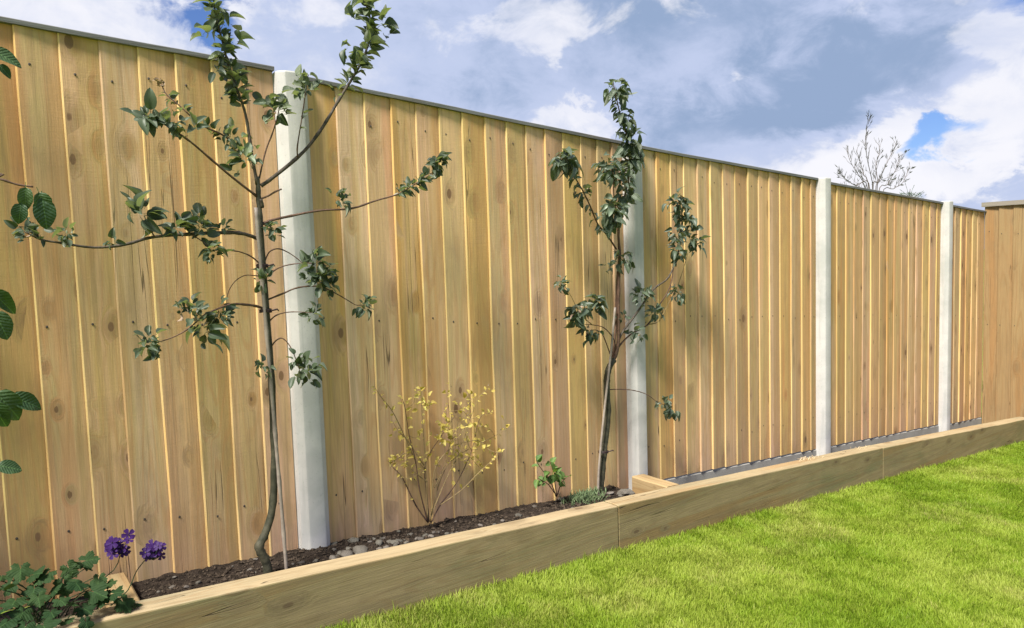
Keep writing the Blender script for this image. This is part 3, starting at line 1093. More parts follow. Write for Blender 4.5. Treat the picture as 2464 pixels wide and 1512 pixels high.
# ------------------------------------------------------------------ smaller sapling
PY = -.105
b2 = at(1445, 1186, PY)
b2.z = zz(soil_h(b2.x, b2.y) - .03, b2.x)
T2 = Plant('fruit_sapling', (b2.x, b2.y, zz(soil_h(b2.x, b2.y), b2.x)), 'smaller young fruit tree with drooping leaves in front of the second post', 'tree', LEAF_PEAR, 300, 9)
T2.density = 2.4
T2.scale = .76
T2.spread = 1.2
tr_pts = [b2, at(1447, 1150, PY), at(1453, 1089, PY), at(1462, 1004, PY), at(1460, 940, PY), at(1461, 905, PY), at(1466, 884, PY), at(1477, 866, PY)]
P, R = smooth_path(tr_pts, [.0175, .017, .0165, .016, .0165, .0165, .0165, .015], 5)
R = [q * (1 + .15 * (RNG.random() < .2)) for q in R]
vs, fs = tube(P, R, 9, rough=.10)
part('trunk', vs, fs, M_bark_green, T2.root, smooth=True)
DR = (0, -.25, -.75)
b = T2.branch(pxl([(1474, 872), (1487, 830), (1488, 737), (1489, 671), (1491, 614), (1488, 554), (1497, 500), (1508, 450), (1515, 404), (1510, 335), (1492, 274), (1480, 222), (1475, 195)], PY, PY - .08), .0100, .0020, M_twig)
T2.along(b, .50, .93, 60, .062, .7)
T2.branch(pxl([(1474, 868), (1481, 800), (1483, 720), (1486, 650), (1492, 600)], PY + .02, PY + .0), .0065, .004, M_twig)
T2.cluster(1482, 222, PY - .08, 13, 24, .062, DR)
T2.cluster(1503, 283, PY - .07, 9, 20, .066, DR)
T2.branch(pxl([(1512, 330), (1509, 300), (1514, 275)], PY - .06, PY - .08), .0022, .0012, M_twig)
T2.cluster(1515, 345, PY - .06, 16, 26, .075, DR)
T2.cluster(1522, 385, PY - .06, 12, 22, .07, DR)
T2.branch(pxl([(1488, 590), (1490, 540), (1478, 480), (1475, 430), (1470, 400)], PY, PY - .06), .0034, .0016, M_twig)
T2.cluster(1465, 405, PY - .06, 16, 30, .060, DR, dry=10)
T2.cluster(1492, 425, PY - .04, 10, 28, .06, DR, dry=6)
T2.cluster(1505, 470, PY - .04, 11, 22, .068, DR)
T2.cluster(1472, 508, PY - .07, 20, 28, .075, DR, dry=1)
b = T2.branch(pxl([(1483, 600), (1460, 565), (1439, 541), (1419, 494), (1397, 450), (1375, 414), (1360, 385), (1354, 370)], PY, PY - .12), .0052, .002, M_twig)
T2.along(b, .2, .85, 26, .050, .7)
T2.cluster(1358, 385, PY - .12, 15, 26, .085, DR)
T2.cluster(1400, 462, PY - .09, 6, 16, .05, DR, dry=3)
b = T2.branch(pxl([(1482, 845), (1495, 804), (1532, 754), (1572, 697), (1609, 667), (1632, 607), (1640, 560), (1640, 510), (1632, 480)], PY, PY - .06), .0072, .0022, M_bark)
T2.cluster(1632, 490, PY - .06, 18, 28, .058, DR, dry=2)
T2.cluster(1652, 530, PY - .06, 10, 24, .058, DR)
T2.cluster(1628, 560, PY - .06, 10, 24, .055, DR, dry=3)
T2.cluster(1665, 585, PY - .05, 14, 24, .058, DR, dry=3)
T2.cluster(1632, 605, PY - .05, 9, 26, .060, DR)
b = T2.branch(pxl([(1478, 858), (1489, 834), (1519, 804), (1559, 781), (1585, 737), (1612, 691), (1622, 637), (1634, 605)], PY, PY + .02), .0060, .0020, M_twig)
T2.branch(pxl([(1559, 781), (1580, 777), (1592, 764), (1612, 724), (1630, 690), (1645, 645), (1655, 610)], PY + .01, PY + .02), .0030, .0014, M_twig_pale)
T2.cluster(1630, 705, PY, 9, 18, .055, DR)
T2.cluster(1542, 708, PY - .05, 12, 20, .055, (0, -.3, .1))
T2.cluster(1578, 752, PY - .02, 9, 22, .050, dry=4)
T2.cluster(1530, 800, PY - .02, 8, 22, .050, DR, dry=2)
T2.cluster(1500, 770, PY - .02, 3, 16, .035, dry=2)
b = T2.branch(pxl([(1480, 850), (1479, 821), (1465, 800), (1449, 787), (1425, 782), (1405, 781)], PY, PY - .07), .0036, .0016, M_twig)
T2.cluster(1390, 748, PY - .08, 14, 24, .075, DR, dry=3)
T2.cluster(1432, 728, PY - .07, 11, 24, .070, DR, dry=2)
T2.branch(pxl([(1425, 782), (1405, 765), (1390, 745), (1375, 715), (1360, 690)], PY - .06, PY - .09), .0024, .0012, M_twig_pale)
T2.cluster(1347, 682, PY - .09, 9, 18, .042, (0, -.3, -.2))
b = T2.branch(pxl([(1472, 866), (1462, 835), (1449, 804), (1435, 795), (1420, 795)], PY, PY - .04), .0036, .0014, M_twig)
T2.cluster(1425, 802, PY - .05, 11, 26, .050, DR, dry=2)
T2.cluster(1498, 624, PY - .05, 9, 22, .062, DR)
T2.cluster(1463, 642, PY - .03, 5, 14, .04)
b = T2.branch(pxl([(1466, 938), (1490, 937), (1519, 939), (1545, 945), (1562, 953), (1582, 968), (1600, 975)], PY, PY - .05), .0028, .0013, M_twig)
T2.cluster(1595, 972, PY - .05, 8, 18, .052, (.1, -.3, -.2))
T2.cluster(1618, 985, PY - .05, 5, 14, .062, DR)

for (x, y, n, sp, sz) in ((1500, 215, 5, 16, .09), (1465, 225, 3, 12, .08), (1535, 365, 5, 16, .10), (1480, 410, 7, 24, .08), (1450, 420, 4, 18, .08), (1462, 505, 6, 22, .095), (1345, 385, 4, 14, .11), (1375, 395, 4, 14, .11),
                       (1640, 500, 6, 22, .08), (1668, 560, 5, 20, .08), (1680, 595, 5, 18, .075), (1385, 755, 4, 16, .10), (1435, 740, 4, 16, .09), (1560, 735, 4, 18, .065)):
    T2.cluster(x, y, PY - .07, n * .45, sp * .9, sz * .82, DR)
T2.finish()
c0 = at(1438, 1180, PY - .025)
c0.z = zz(soil_h(c0.x, c0.y) - .02, c0.x)
CN2 = empty('bamboo_cane', (c0.x, c0.y, zz(soil_h(c0.x, c0.y), c0.x)), 'short pale cane tied low to the smaller sapling', 'cane', 'canes supporting the saplings')
pts = [c0] + [at(x, y, PY - .022) for (x, y) in ((1441, 1130), (1447, 1060), (1453, 1000), (1462, 920), (1472, 830), (1480, 740))]
P, R = smooth_path(pts, [.0062] * len(pts), 5)
vs, fs = tube(P, R, 8)
part('pole', vs, fs, M_cane, CN2, smooth=True)
tie(CN2, 1452, 1087, PY - .012, .026)

# ------------------------------------------------------------------ broad-leaved sapling just left of the frame
LB = Vector((-1.70, -.20, zz(soil_h(-1.70, -.20), -1.70)))
T3 = Plant('broad_leaved_sapling', LB, 'broad-leaved young tree at the left edge, only a few leaves in view', 'tree', LEAF_BIG, 300, 21)
st_pts = [LB - Vector((0, 0, .03)), LB + Vector((.02, 0, .5)), LB + Vector((.0, -.02, 1.1)), LB + Vector((.03, -.03, 1.8)), LB + Vector((.02, -.04, 2.6))]
P, R = smooth_path(st_pts, [.017, .015, .012, .009, .004], 5)
vs, fs = tube(P, R, 8, rough=.1)
part('trunk', vs, fs, M_bark_green, T3.root, smooth=True)
# leaves that reach into the picture
T3.branch([P[int(.55 * len(P))], at(-60, 425, -.40), at(-5, 430, -.42), at(40, 444, -.42), at(80, 450, -.42)], .0045, .002, M_twig)
for (x, y, dx, dz, s) in ((62, 440, -.1, -1, .085), (100, 462, .05, -1, .115), (88, 452, .3, -1, .09), (52, 480, -.2, -1, .075)):
    T3.leaf(at(x, y, -.43), Vector((dx, -.12, dz)), Vector((-.1, -1, .35)), s * .76)
for (x, y, dx, dz, s, Y) in ((-40, 112, 1, -.45, .105, -.40), (-10, 150, .7, -.75, .055, -.40), (-40, 690, .7, -.7, .11, -.5), (-22, 735, .35, -1, .11, -.5),
                             (-25, 930, .6, -.9, .13, -.5), (8, 950, 1, -.5, .11, -.48), (-20, 1118, 1, -.38, .08, -.5), (-35, 955, .5, -1, .11, -.52)):
    T3.leaf(at(x, y, Y), Vector((dx, -.1, dz)), Vector((-.1, -1, .5)), s * .76)
for (x, y) in ((-45, 112), (-42, 690), (-30, 930), (-25, 1118)):
    T3.branch([P[max(2, min(len(P) - 2, int((1 - (y + 100) / 1500) * len(P))))], at(x - 60, y + 10, -.36), at(x, y, -.42), at(x + 12, y + 4, -.44)], .004, .002, M_twig)

rb = random.Random(5)
for i in range(20):
    t = .25 + .73 * i / 19
    k = int(t * (len(P) - 1))
    a = i * 2.4 + rb.uniform(-.4, .4)
    ln = rb.uniform(.30, .52) * (1.15 - .6 * abs(t - .55))
    d = Vector((math.cos(a) * .95, math.sin(a) * .55 - .12, rb.uniform(.2, .6)))
    tip = P[k] + d * ln
    tip.x = min(tip.x, -1.15)
    tip.y = min(tip.y, -.07)
    bp = T3.branch([P[k], P[k].lerp(tip, .5) + Vector((0, 0, .03)), tip], .005, .0022, M_twig)
    T3.along(bp, .2, 1, 16, .074, .3)
T3.finish()

# ------------------------------------------------------------------ yellow-leaved shrub
SY = -.075
sb = at(1030, 1262, SY)
sb.z = zz(soil_h(sb.x, sb.y), sb.x)
S1 = Plant('yellow_shrub', sb, 'sparse straw-stemmed shrub with yellow leaves against the fence', 'shrub', LEAF_YEL, 300, 31)
S1.density = .8
stems = [([(1028, 1255), (1000, 1215), (968, 1150), (945, 1125), (936, 1112)], 'd'), ([(1030, 1258), (1010, 1180), (1000, 1110), (985, 1050), (975, 985), (968, 960)], 'd'),
         ([(1032, 1256), (1028, 1200), (1022, 1130), (1035, 1090), (1062, 1050), (1095, 1000)], 'd'), ([(1036, 1258), (1040, 1180), (1050, 1120), (1090, 1070), (1130, 1010), (1150, 960), (1175, 935)], 'p'),
         ([(1038, 1258), (1060, 1215), (1100, 1160), (1135, 1085), (1150, 1020), (1165, 990)], 'd'), ([(1030, 1256), (1025, 1150), (1020, 1060), (1015, 990), (1012, 925)], 'p'),
         ([(1035, 1255), (1055, 1170), (1085, 1110), (1140, 1075), (1190, 1050), (1220, 1030)], 'p'), ([(1060, 1215), (1110, 1180), (1160, 1130), (1195, 1100)], 'p'),
         ([(1045, 1175), (1070, 1120), (1085, 1050), (1080, 990), (1075, 940)], 'p'), ([(1000, 1110), (950, 1000), (920, 960), (900, 930)], 'p'),
         ([(1020, 1120), (980, 1060), (960, 1040), (945, 1015)], 'p'), ([(1038, 1240), (1075, 1150), (1110, 1080), (1128, 1000), (1130, 940)], 'p'),
         ([(975, 1090), (955, 1105), (935, 1115)], 'p'), ([(1100, 1070), (1150, 1060), (1180, 1085), (1210, 1090)], 'p'), ([(1028, 1160), (990, 1130), (960, 1090)], 'p')]
for i, (pp, k) in enumerate(stems):
    b = S1.branch(pxl(pp, SY, SY + (-1) ** i * .05 - .02), .0034 if k == 'd' else .0024, .0009, M_twig if k == 'd' else M_twig_pale, 'stem', 5)
    S1.along(b, .3, 1, 9, .023)
rs_ = random.Random(8)
for i in range(26):              # fine straw-coloured side twigs
    pp, k = stems[rs_.randrange(9)]
    q = pp[rs_.randrange(2, len(pp) - 1)]
    e = (q[0] + rs_.uniform(-50, 60), q[1] - rs_.uniform(10, 75))
    m_ = ((q[0] + e[0]) / 2 + rs_.uniform(-9, 9), (q[1] + e[1]) / 2 + rs_.uniform(-3, 14))
    b = S1.branch(pxl([q, m_, e], SY, SY + rs_.uniform(-.07, .03)), .0015, .0007, M_twig_pale, 'stem', 4, 3, False)
    S1.along(b, .4, 1, 5, .019)
for (x, y, n) in ((1013, 945, 9), (980, 965, 3), (1070, 1030, 9), (1055, 1060, 12), (1085, 1060, 8), (1130, 960, 5), (1180, 940, 5), (1120, 1000, 5), (1215, 1030, 5), (1150, 1035, 6), (1022, 975, 6), (1075, 935, 2), (1000, 1095, 6), (1105, 1105, 8), (960, 1045, 4), (1160, 1070, 5)):
    S1.cluster(x, y, SY - .02, n, 24, .025, (0, -.4, .1), dry=2 if n > 5 else 1)

S1.finish()

# ------------------------------------------------------------------ small green seedling and herb tuft
gbp = at(1338, 1195, -.085)
gbp.z = zz(soil_h(gbp.x, gbp.y), gbp.x)
S2 = Plant('leafy_seedling', gbp, 'small fresh green leafy plant rooted beside the smaller sapling', 'plant', LEAF_FRESH, 60, 41)
for pp in ([(1338, 1195), (1325, 1160), (1300, 1125), (1290, 1108)], [(1340, 1195), (1335, 1160), (1332, 1130), (1320, 1108)], [(1340, 1195), (1350, 1165), (1362, 1150)], [(1338, 1192), (1318, 1165), (1292, 1150)]):
    b = S2.branch(pxl(pp, -.085, -.12), .0026, .0014, M_twig, 'stem', 5)
    S2.along(b, .35, 1, 5, .040, .1)
S2.cluster(1328, 1138, -.12, 8, 20, .048, (0, -.5, .1))
S2.cluster(1350, 1155, -.11, 4, 14, .040)

hb0 = at_h(1408, 1200, .125)
hb_ = empty('herb_tuft', (hb0.x, hb0.y, zz(soil_h(hb0.x, hb0.y), hb0.x)), 'low grey-green feathery tuft at the foot of the smaller sapling', 'plant')
vs, fs = [], []
r = random.Random(4)
for k in range(520):
    c = hb0 + Vector((r.gauss(0, .055), r.gauss(0, .030), 0))
    if c.y < -.315:
        c.y = -.315 + r.random() * .02
    c.z = zz(soil_h(c.x, c.y), c.x) - .004
    d = Vector((r.gauss(0, .5), r.gauss(0, .5), 1)).normalized()
    L = r.uniform(.02, .065)
    s = d.cross(rvec(r)).normalized() * r.uniform(.0015, .003)
    b0 = len(vs)
    vs += [c - s * .5, c + s * .5, c + d * L * .6 + s, c + d * L * .6 - s, c + d * L + Vector((0, 0, -.1 * L))]
    fs += [(b0, b0 + 1, b0 + 2, b0 + 3), (b0 + 3, b0 + 2, b0 + 4)]
M_herb = simple('herb_green', (.075, .12, .05), (.14, .18, .09), 60, .7, 0)
o = part('foliage', vs, fs, M_herb, hb_)
o['kind'] = 'stuff'

# ------------------------------------------------------------------ geranium with purple flowers
def lobed_leaf(name, mat, seed):
    r = random.Random(seed)
    vs, fs = [(0, 0, 0)], []
    N = 40
    for i in range(N + 1):
        a = -math.pi * .92 + 2 * math.pi * .92 * i / N
        lobe = .60 + .40 * abs(math.cos(a * 2.5)) ** .7
        tooth = 1 + .09 * math.cos(a * 17)
        rr_ = .5 * lobe * tooth * (.86 + .14 * math.cos(a))
        vs.append((math.sin(a) * rr_, math.cos(a) * rr_ + .0, .10 * math.cos(a * 5) * rr_ - .35 * rr_ * rr_ + r.uniform(-.01, .01)))
    b = len(vs)
    for i in range(N + 1):
        v = vs[1 + i]
        vs.append((v[0] * .5, v[1] * .5, v[2] * .3 + .025))
    for i in range(N):
        fs.append((0, b + i + 1, b + i))
        fs.append((b + i, b + i + 1, 2 + i, 1 + i))
    return mesh(name, vs, fs, mat, smooth=True)


LOBED = [lobed_leaf('leaf', M_leaf_geranium, i) for i in range(4)]
gb0 = Vector((-.96, -.27, zz(soil_h(-.96, -.27), -.96)))
G = Plant('geranium', gb0, 'leafy geranium with two purple flower heads in the near corner', 'plant', LOBED, 300, 51)
rg = random.Random(77)
spots = [(30, 1400, -.34), (75, 1385, -.30), (120, 1375, -.32), (195, 1352, -.30), (210, 1365, -.33), (238, 1385, -.34), (250, 1410, -.36), (215, 1420, -.38), (278, 1400, -.33), (300, 1395, -.30),
         (130, 1420, -.40), (90, 1430, -.42), (40, 1440, -.45), (5, 1420, -.38), (60, 1465, -.50), (120, 1470, -.50), (25, 1490, -.54), (170, 1450, -.42), (195, 1460, -.40), (235, 1440, -.38),
         (290, 1440, -.38), (310, 1450, -.36), (150, 1395, -.31), (100, 1500, -.55), (150, 1495, -.50), (65, 1500, -.58), (10, 1465, -.5), (180, 1400, -.36), (5, 1385, -.28), (85, 1410, -.34), (140, 1440, -.44), (265, 1430, -.40),
         (-30, 1400, -.36), (-50, 1440, -.42), (-60, 1380, -.30), (-30, 1480, -.5), (205, 1490, -.47), (50, 1360, -.27), (160, 1360, -.27)]
for i, (x, y, Y) in enumerate(spots):
    if x > 270 and y < 1430:
        continue
    tip = at(x, y, Y)
    root = gb0 + Vector((rg.uniform(-.06, .06), rg.uniform(-.035, .035), -.01))
    mid = root.lerp(tip, .5) + Vector((0, 0, .05))
    G.branch([root, mid, tip], .0022, .0014, M_leaf_geranium, 'stem', 5, 3, False)
    d = Vector((tip.x - gb0.x + rg.uniform(-.25, .25), tip.y - gb0.y - .1 + rg.uniform(-.2, .1), rg.uniform(-.35, .15)))
    G.leaf(tip, d, (Vector((-.1, -.55, .8)) + rvec(rg) * .45).normalized(), rg.uniform(.055, .088))


def petal_flower(root, c, face, size, r):
    """five notched petals and an eye"""
    f = face.normalized()
    a = f.cross(Vector((0, 0, 1))).normalized()
    b_ = a.cross(f)
    vs, fs = [], []
    for k in range(5):
        th = 2 * math.pi * k / 5 + r.uniform(-.12, .12)
        ax = a * math.cos(th) + b_ * math.sin(th)
        sd = f.cross(ax)
        b0 = len(vs)
        rows = ((.06, .05, .0), (.35, .22, .06), (.7, .36, .12), (.95, .30, .10), (1.03, .12, .06))
        for (l, wd, up) in rows:
            for s in (-1, 0, 1):
                ll = l - (.07 if (l > 1 and s == 0) else 0)
                vs.append(c + (ax * ll + sd * (s * wd) + f * (up + .06 * abs(s) + r.uniform(-.03, .03))) * size)
        for i in range(4):
            for j in range(2):
                q = b0 + i * 3 + j
                fs.append((q, q + 1, q + 4, q + 3))
    part('flower', vs, fs, M_petal, root, smooth=True)
    vs, fs = tube([c, c + f * size * .35], [size * .10, size * .05], 6)
    part('flower_eye', vs, fs, M_leaf_yellow if r.random() < .2 else M_tie, root)


for (fx, fy, n, spr, Yf) in ((292, 1312, 16, 24, -.30), (368, 1327, 11, 19, -.29)):
    top = at(fx, fy, Yf)
    G.branch([gb0 + Vector((.02, 0, 0)), at(fx - 110 if fx < 330 else 290, 1440, Yf - .02), at(fx - (18 if fx < 330 else 38), 1372, Yf), top], .0022, .0013, M_leaf_geranium, 'stem', 5, 4, False)
    dep = (top - CAM).dot(_fw) / FPX
    for k in range(n):
        off = Vector((rg.uniform(-1, 1) * spr * dep, rg.uniform(-.02, .015), rg.uniform(-1, .9) * spr * dep * .9))
        c = top + off
        G.branch([top - Vector((0, 0, .03)), c], .0011, .0009, M_leaf_geranium, 'stem', 4, 2, False)
        petal_flower(G.root, c, Vector((off.x * 9 - .2, -.8, .45 + off.z * 8)) + rvec(rg) * .5, rg.uniform(.014, .021), rg)

# ------------------------------------------------------------------ stones and crumbs on the soil
def rock(seed):
    bm = bmesh.new()
    bmesh.ops.create_icosphere(bm, subdivisions=2, radius=1)
    o = Vector((seed * 3.7, seed * 1.3, 0))
    for v in bm.verts:
        n = v.co.normalized()
        k = 1 + .35 * noise.noise(n * 1.3 + o) + .16 * noise.noise(n * 3.1 + o)
        v.co = n * k
        v.co.z *= .68
        v.co.x *= 1.15
    me = bpy.data.meshes.new('stone')
    bm.to_mesh(me)
    bm.free()
    me.materials.append(M_stone)
    me.polygons.foreach_set('use_smooth', [seed % 2 == 0] * len(me.polygons))
    return me


ROCKS = [rock(i) for i in range(7)]
rs = random.Random(13)


def stone(p, size, label, k=None):
    o = link('stone', ROCKS[k if k is not None else rs.randrange(7)])
    o.scale = (size * rs.uniform(.8, 1.25), size * rs.uniform(.8, 1.2), size * rs.uniform(.75, 1.1))
    o.rotation_euler = (rs.uniform(-.35, .35), rs.uniform(-.35, .35), rs.uniform(0, 6.3))
    o.location = (p.x, p.y, zz(soil_h(p.x, p.y), p.x) + size * .16)
    tag(o, label, 'stone', 'stones lying on the soil')
    return o


named = [(803, 1303, .014, 'single white flint at the right foot of the nearest post'), (834, 1330, .024, 'largest grey flint in the heap right of the nearest post, second from the sleeper'),
         (802, 1338, .017, 'small pinkish stone touching the sleeper below the nearest post'), (868, 1322, .026, 'long pale angular flint in the heap right of the nearest post'),
         (912, 1308, .017, 'whitish stone at the right end of the flint heap'), (850, 1296, .022, 'brown stone at the back of the flint heap against the fence'),
         (1247, 1232, .017, 'rounded cream stone against the fence between shrub and seedling'), (1160, 1275, .016, 'pale chip beside the sleeper right of the yellow shrub'),
         (1395, 1230, .020, 'white-crusted stone left of the herb tuft'), (1468, 1190, .020, 'knobbly pale stone beside the cross sleeper'), (1505, 1188, .034, 'largest dark grey stone beside the cross sleeper'),
         (1270, 1242, .015, 'pale split stone on the sleeper side below the seedling'), (413, 1402, .010, 'lone white chip on the dark soil left of the taller sapling'),
         (706, 1372, .020, 'brown lump at the foot of the long cane')]
for (x, y, s, lab) in named:
    p = at_h(x, y, .13)
    p.y = max(-.305, min(-.04, p.y))
    stone(p, s, lab)
for i in range(26):
    x = rs.gauss(.26, .17)
    y = -.17 + rs.gauss(0, .06)
    if y > -.05 or y < -.31 or (abs(x) < .08 and y > -.10):
        continue
    stone(Vector((x, y, 0)), rs.uniform(.007, .017), 'small weathered flint in the heap right of the nearest post')
for i in range(90):
    x = rs.uniform(-.65, 1.70)
    y = rs.uniform(-.31, -.035)
    if abs(x - .003) < .09 and y > -.1:
        continue
    stone(Vector((x, y, 0)), rs.uniform(.004, .012), 'tiny pale pebble scattered on the bare soil of the bed')

vs, fs = [], []
for i in range(5200):
    x = rs.uniform(-1.6, 1.74)
    y = rs.uniform(-.322, -.02)
    s = abs(rs.gauss(0, .0042)) + .0012
    z = zz(soil_h(x, y), x) + s * .3
    b0 = len(vs)
    for d in ((1, 0, 0), (-1, 0, 0), (0, 1, 0), (0, -1, 0), (0, 0, 1), (0, 0, -1)):
        j = rs.uniform(.6, 1.4)
        vs.append((x + d[0] * s * j + rs.uniform(-.3, .3) * s, y + d[1] * s * j, z + d[2] * s * j * .7))
    for (a, b_, c) in ((0, 2, 4), (2, 1, 4), (1, 3, 4), (3, 0, 4), (2, 0, 5), (1, 2, 5), (3, 1, 5), (0, 3, 5)):
        fs.append((b0 + a, b0 + b_, b0 + c))
o = link('soil_crumbs', mesh('soil_crumbs', vs, fs, M_crumb))
tag(o, 'loose dark crumbs of soil covering the raised bed', 'soil', kind='stuff')

# pale wood shavings caught on the middle sleeper by the third post
r = random.Random(3)
for (px_, py_, n, lab) in ((1945, 1108, 42, 'fluff of pale wood shavings on the sleeper by the third post'), (2075, 1078, 8, 'thin curl of wood shaving on the sleeper beyond the third post')):
    c = at(px_, py_, -.36)
    vs, fs = [], []
    for k in range(n):
        q = c + Vector((r.gauss(0, .07), r.gauss(0, .012), 0))
        q.z = zz(.177, q.x) + .001
        d = Vector((r.gauss(0, 1), r.gauss(0, .4), r.uniform(.2, 1.0))).normalized()
        L = r.uniform(.012, .04)
        pth = [q, q + d * L * .5 + Vector((0, 0, .004)), q + d * L + Vector((r.gauss(0, .006), 0, -.004))]
        tube(pth, [.0008, .0010, .0005], 4, vs, fs)
    o = part('wood_shavings', vs, fs, M_shaving, None)
    tag(o, lab, 'shavings')

# ------------------------------------------------------------------ bare bush and evergreen tip beyond the fence
BY = 2.6
bb = at(2105, 600, BY)
bb.z = ground_z(bb.x)
BT = empty('bare_bush', bb, 'nearly bare twiggy bush rising behind the fence against a white cloud', 'bush')
rb = random.Random(15)


def narrow_leaf(vs, fs, p, d, L):
    s = d.cross(Vector((.2, -1, .1))).normalized() * L * .13
    n = d.cross(s).normalized() * L * .03
    b0 = len(vs)
    vs += [p, p + d * L * .45 + s + n, p + d * L, p + d * L * .45 - s + n, p + d * L * .5 - n]
    fs += [(b0, b0 + 1, b0 + 4), (b0 + 1, b0 + 2, b0 + 4), (b0 + 2, b0 + 3, b0 + 4), (b0 + 3, b0, b0 + 4)]


lv, lf = [], []
mains = [[(2100, 475), (2097, 430), (2087, 385), (2082, 340), (2088, 300), (2090, 288)], [(2106, 478), (2118, 430), (2138, 385), (2150, 360), (2160, 340)],
         [(2095, 470), (2075, 435), (2055, 405), (2042, 378), (2038, 352)], [(2090, 465), (2060, 448), (2040, 435), (2028, 425), (2024, 420)], [(2112, 480), (2135, 445), (2152, 415), (2164, 390), (2170, 372)],
         [(2110, 480), (2112, 440), (2108, 400), (2115, 370), (2118, 350)], [(2120, 482), (2150, 455), (2172, 440), (2184, 415), (2190, 402)], [(2092, 470), (2078, 420), (2070, 390), (2060, 360)],
         [(2100, 470), (2112, 440), (2130, 430), (2146, 425)], [(2085, 462), (2045, 462), (2030, 455)]]
for i, pp in enumerate(mains):
    pts = [bb + Vector((rb.uniform(-.03, .03), rb.uniform(-.03, .03), 0)), bb + Vector((rb.uniform(-.05, .05), 0, .9))] + pxl(pp, BY, BY + rb.uniform(-.2, .2))
    P, R = smooth_path(pts, [.011, .009] + [.0062 - .005 * k / (len(pp) - 1) for k in range(len(pp))], 4)
    vs, fs = tube(P, R, 5)
    n0 = int(len(P) * .45)
    for k in range(n0, len(P) - 1):
        for q in range(2 if k < len(P) - 3 else 1):
            if rb.random() < .28:
                continue
            ax = (P[k + 1] - P[k]).normalized()
            d = (ax * .9 + rvec(rb) * .8 + Vector((0, 0, .25))).normalized()
            L = rb.uniform(.05, .16)
            mid = P[k] + d * L * .55 + rvec(rb) * .012
            tip = P[k] + d * L + Vector((0, 0, .02))
            tube([P[k], mid, tip], [.0030, .0022, .0013], 4, vs, fs)
            for z in range(rb.randint(2, 4)):
                pp_ = P[k].lerp(tip, rb.uniform(.35, 1))
                narrow_leaf(lv, lf, pp_, (d + rvec(rb) * .6 + Vector((0, 0, .5))).normalized(), rb.uniform(.04, .085))
    part('branch', vs, fs, M_twig_dark, BT)
M_willow = simple('narrow_leaf_grey', (.040, .045, .036), (.075, .078, .06), 30, .7, 0)
o = part('foliage', lv, lf, M_willow, BT)
o['kind'] = 'stuff'

eb = at(2190, 600, 2.2)
eb.z = ground_z(eb.x)
EV = empty('evergreen_shrub', eb, 'green tip of an evergreen shrub just showing over the fence', 'shrub')
vs, fs = tube([eb, eb + Vector((0, 0, 1.0)), at(2188, 480, 2.2), at(2190, 455, 2.2)], [.02, .016, .010, .003], 6)
part('trunk', vs, fs, M_twig_dark, EV)
vs, fs = [], []
ctr = at(2188, 474, 2.2)
for k in range(420):
    c = ctr + Vector((rb.gauss(0, .07), rb.gauss(0, .07), -abs(rb.gauss(0, .10)) + .045))
    d = (Vector((c.x - ctr.x, c.y - ctr.y, .05)) * 6 + rvec(rb) * .5 + Vector((0, 0, .35))).normalized()
    narrow_leaf(vs, fs, c, d, rb.uniform(.025, .055))
for (x, y) in ((2178, 440), (2200, 446), (2168, 458)):
    tip = at(x, y, 2.2)
    tube([ctr, tip], [.003, .0015], 4, vs, fs)
    for k in range(7):
        narrow_leaf(vs, fs, ctr.lerp(tip, rb.uniform(.5, 1)), (tip - ctr + rvec(rb) * .03).normalized(), .04)
M_ever = simple('evergreen_foliage', (.05, .085, .05), (.09, .13, .08), 40, .7, 0)
o = part('foliage', vs, fs, M_ever, EV)
o['kind'] = 'stuff'

# ------------------------------------------------------------------ grass
rn = np.random.default_rng(5)


def vnoise(x, y, cell, seed):
    g = np.random.default_rng(seed).random((256, 256))
    u, v = x / cell + 500, y / cell + 500
    i, j = np.floor(u).astype(int), np.floor(v).astype(int)
    fu, fv = u - i, v - j
    fu, fv = fu * fu * (3 - 2 * fu), fv * fv * (3 - 2 * fv)
    i0, j0, i1, j1 = i % 256, j % 256, (i + 1) % 256, (j + 1) % 256
    return (g[i0, j0] * (1 - fu) + g[i1, j0] * fu) * (1 - fv) + (g[i0, j1] * (1 - fu) + g[i1, j1] * fu) * fv


NB = 640000
M = 3000000
x = rn.uniform(-1.6, 8.2, M)
y = rn.uniform(-4.4, -.431, M)
z = -.060 - SLOPE * x
dx, dy, dz = x - CAM.x, y - CAM.y, z - CAM.z
dep = dx * _fw.x + dy * _fw.y + dz * _fw.z
px = 1232 + FPX * (dx * CR.x + dy * CR.y + dz * CR.z) / np.maximum(dep, .05)
py = 756 - FPX * (dx * CU.x + dy * CU.y + dz * CU.z) / np.maximum(dep, .05)
inside = (dep > .5) & (px > -400) & (px < 3300) & (py < 2000)
prob = np.where(inside, np.clip(2.6 / np.maximum(dep, .5), .12, 1.0), .10)
prob = np.where((y > -.50) & inside, np.clip(prob * 1.3, 0, 1), prob)
keep = (rn.random(M) < prob) & (x < 6.55)
idx = np.nonzero(keep)[0]
if len(idx) > NB:
    idx = rn.choice(idx, NB, replace=False)
x, y, z, dep = x[idx], y[idx], z[idx], np.maximum(dep[idx], .6)
N = len(x)
patch = .55 * vnoise(x, y, .34, 1) + .30 * vnoise(x, y, .13, 2) + .15 * vnoise(x, y, .05, 3)
dry = .6 * vnoise(x, y, .42, 7) + .4 * vnoise(x, y, .11, 8)
tall = .5 * vnoise(x, y, .22, 4) + .5 * vnoise(x, y, .07, 6)
H = (.016 + .011 * tall) * rn.uniform(.6, 1.35, N) * np.where(rn.random(N) < .03, 1.6, 1.0)
edge = np.clip((y + .52) / .09, 0, 1)
H = H * (1 + edge * rn.uniform(0, .75, N))
Wd = np.clip(.0010 * dep ** .5, .0010, .0026) * rn.uniform(.75, 1.35, N)
th = rn.uniform(0, 2 * np.pi, N)
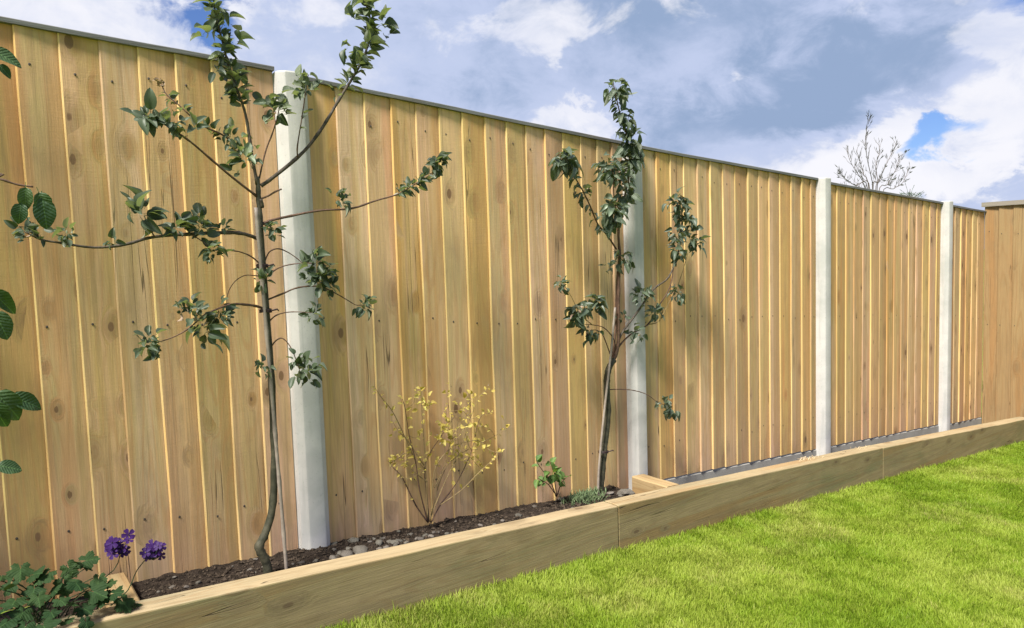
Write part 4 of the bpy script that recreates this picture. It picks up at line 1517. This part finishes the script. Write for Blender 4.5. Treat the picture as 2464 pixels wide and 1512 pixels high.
cx, cy_ = np.cos(th) * Wd, np.sin(th) * Wd
la = rn.uniform(0, 2 * np.pi, N)
lean = rn.uniform(.1, .75, N) * H
cl_a = vnoise(x, y, .16, 11) * 9
lx = np.cos(la) * lean * .7 + np.cos(cl_a) * H * .16
ly = np.sin(la) * lean * .7 + np.sin(cl_a) * H * .16
V = np.empty((N, 5, 3), np.float32)
V[:, 0] = np.stack([x - cx, y - cy_, z - .003], 1)
V[:, 1] = np.stack([x + cx, y + cy_, z - .003], 1)
V[:, 2] = np.stack([x + cx * .85 + lx * .38, y + cy_ * .85 + ly * .38, z + H * .62], 1)
V[:, 3] = np.stack([x - cx * .85 + lx * .38, y - cy_ * .85 + ly * .38, z + H * .62], 1)
V[:, 4] = np.stack([x + lx, y + ly, z + H * .96], 1)
V[:, :, 1] = np.minimum(V[:, :, 1], -.4305)
base = np.arange(N, dtype=np.int32)[:, None] * 5
loops = np.concatenate([base + 0, base + 1, base + 2, base + 3, base + 3, base + 2, base + 4], 1).astype(np.int32)
me = bpy.data.meshes.new('lawn_grass')
me.vertices.add(N * 5)
me.vertices.foreach_set('co', V.ravel())
me.loops.add(N * 7)
me.loops.foreach_set('vertex_index', loops.ravel())
me.polygons.add(N * 2)
ls = np.stack([np.arange(N) * 7, np.arange(N) * 7 + 4], 1).astype(np.int32)
me.polygons.foreach_set('loop_start', ls.ravel())
me.update(calc_edges=True)
deep = np.array([.185, .285, .022])
mid = np.array([.250, .345, .032])
lite = np.array([.330, .400, .066])
straw = np.array([.40, .355, .14])
t = np.clip((patch - .22) / .50 + rn.normal(0, .22, N), 0, 1)[:, None]
c = np.where(t < .5, deep + (mid - deep) * t * 2, mid + (lite - mid) * (t * 2 - 1))
s = (np.clip((dry - .58) / .2, 0, 1) * .55 + (rn.random(N) < .05) * .6) * rn.random(N)
c = c + (straw - c) * s[:, None]
col = np.ones((N, 5, 4), np.float32)
col[:, :, :3] = c[:, None, :]
at_ = me.color_attributes.new('Col', 'FLOAT_COLOR', 'POINT')
at_.data.foreach_set('color', col.ravel())
me.materials.append(M_grass)
g = link('lawn_grass', me)
tag(g, 'bright green mown grass growing right up to the sleepers', 'grass', kind='stuff')
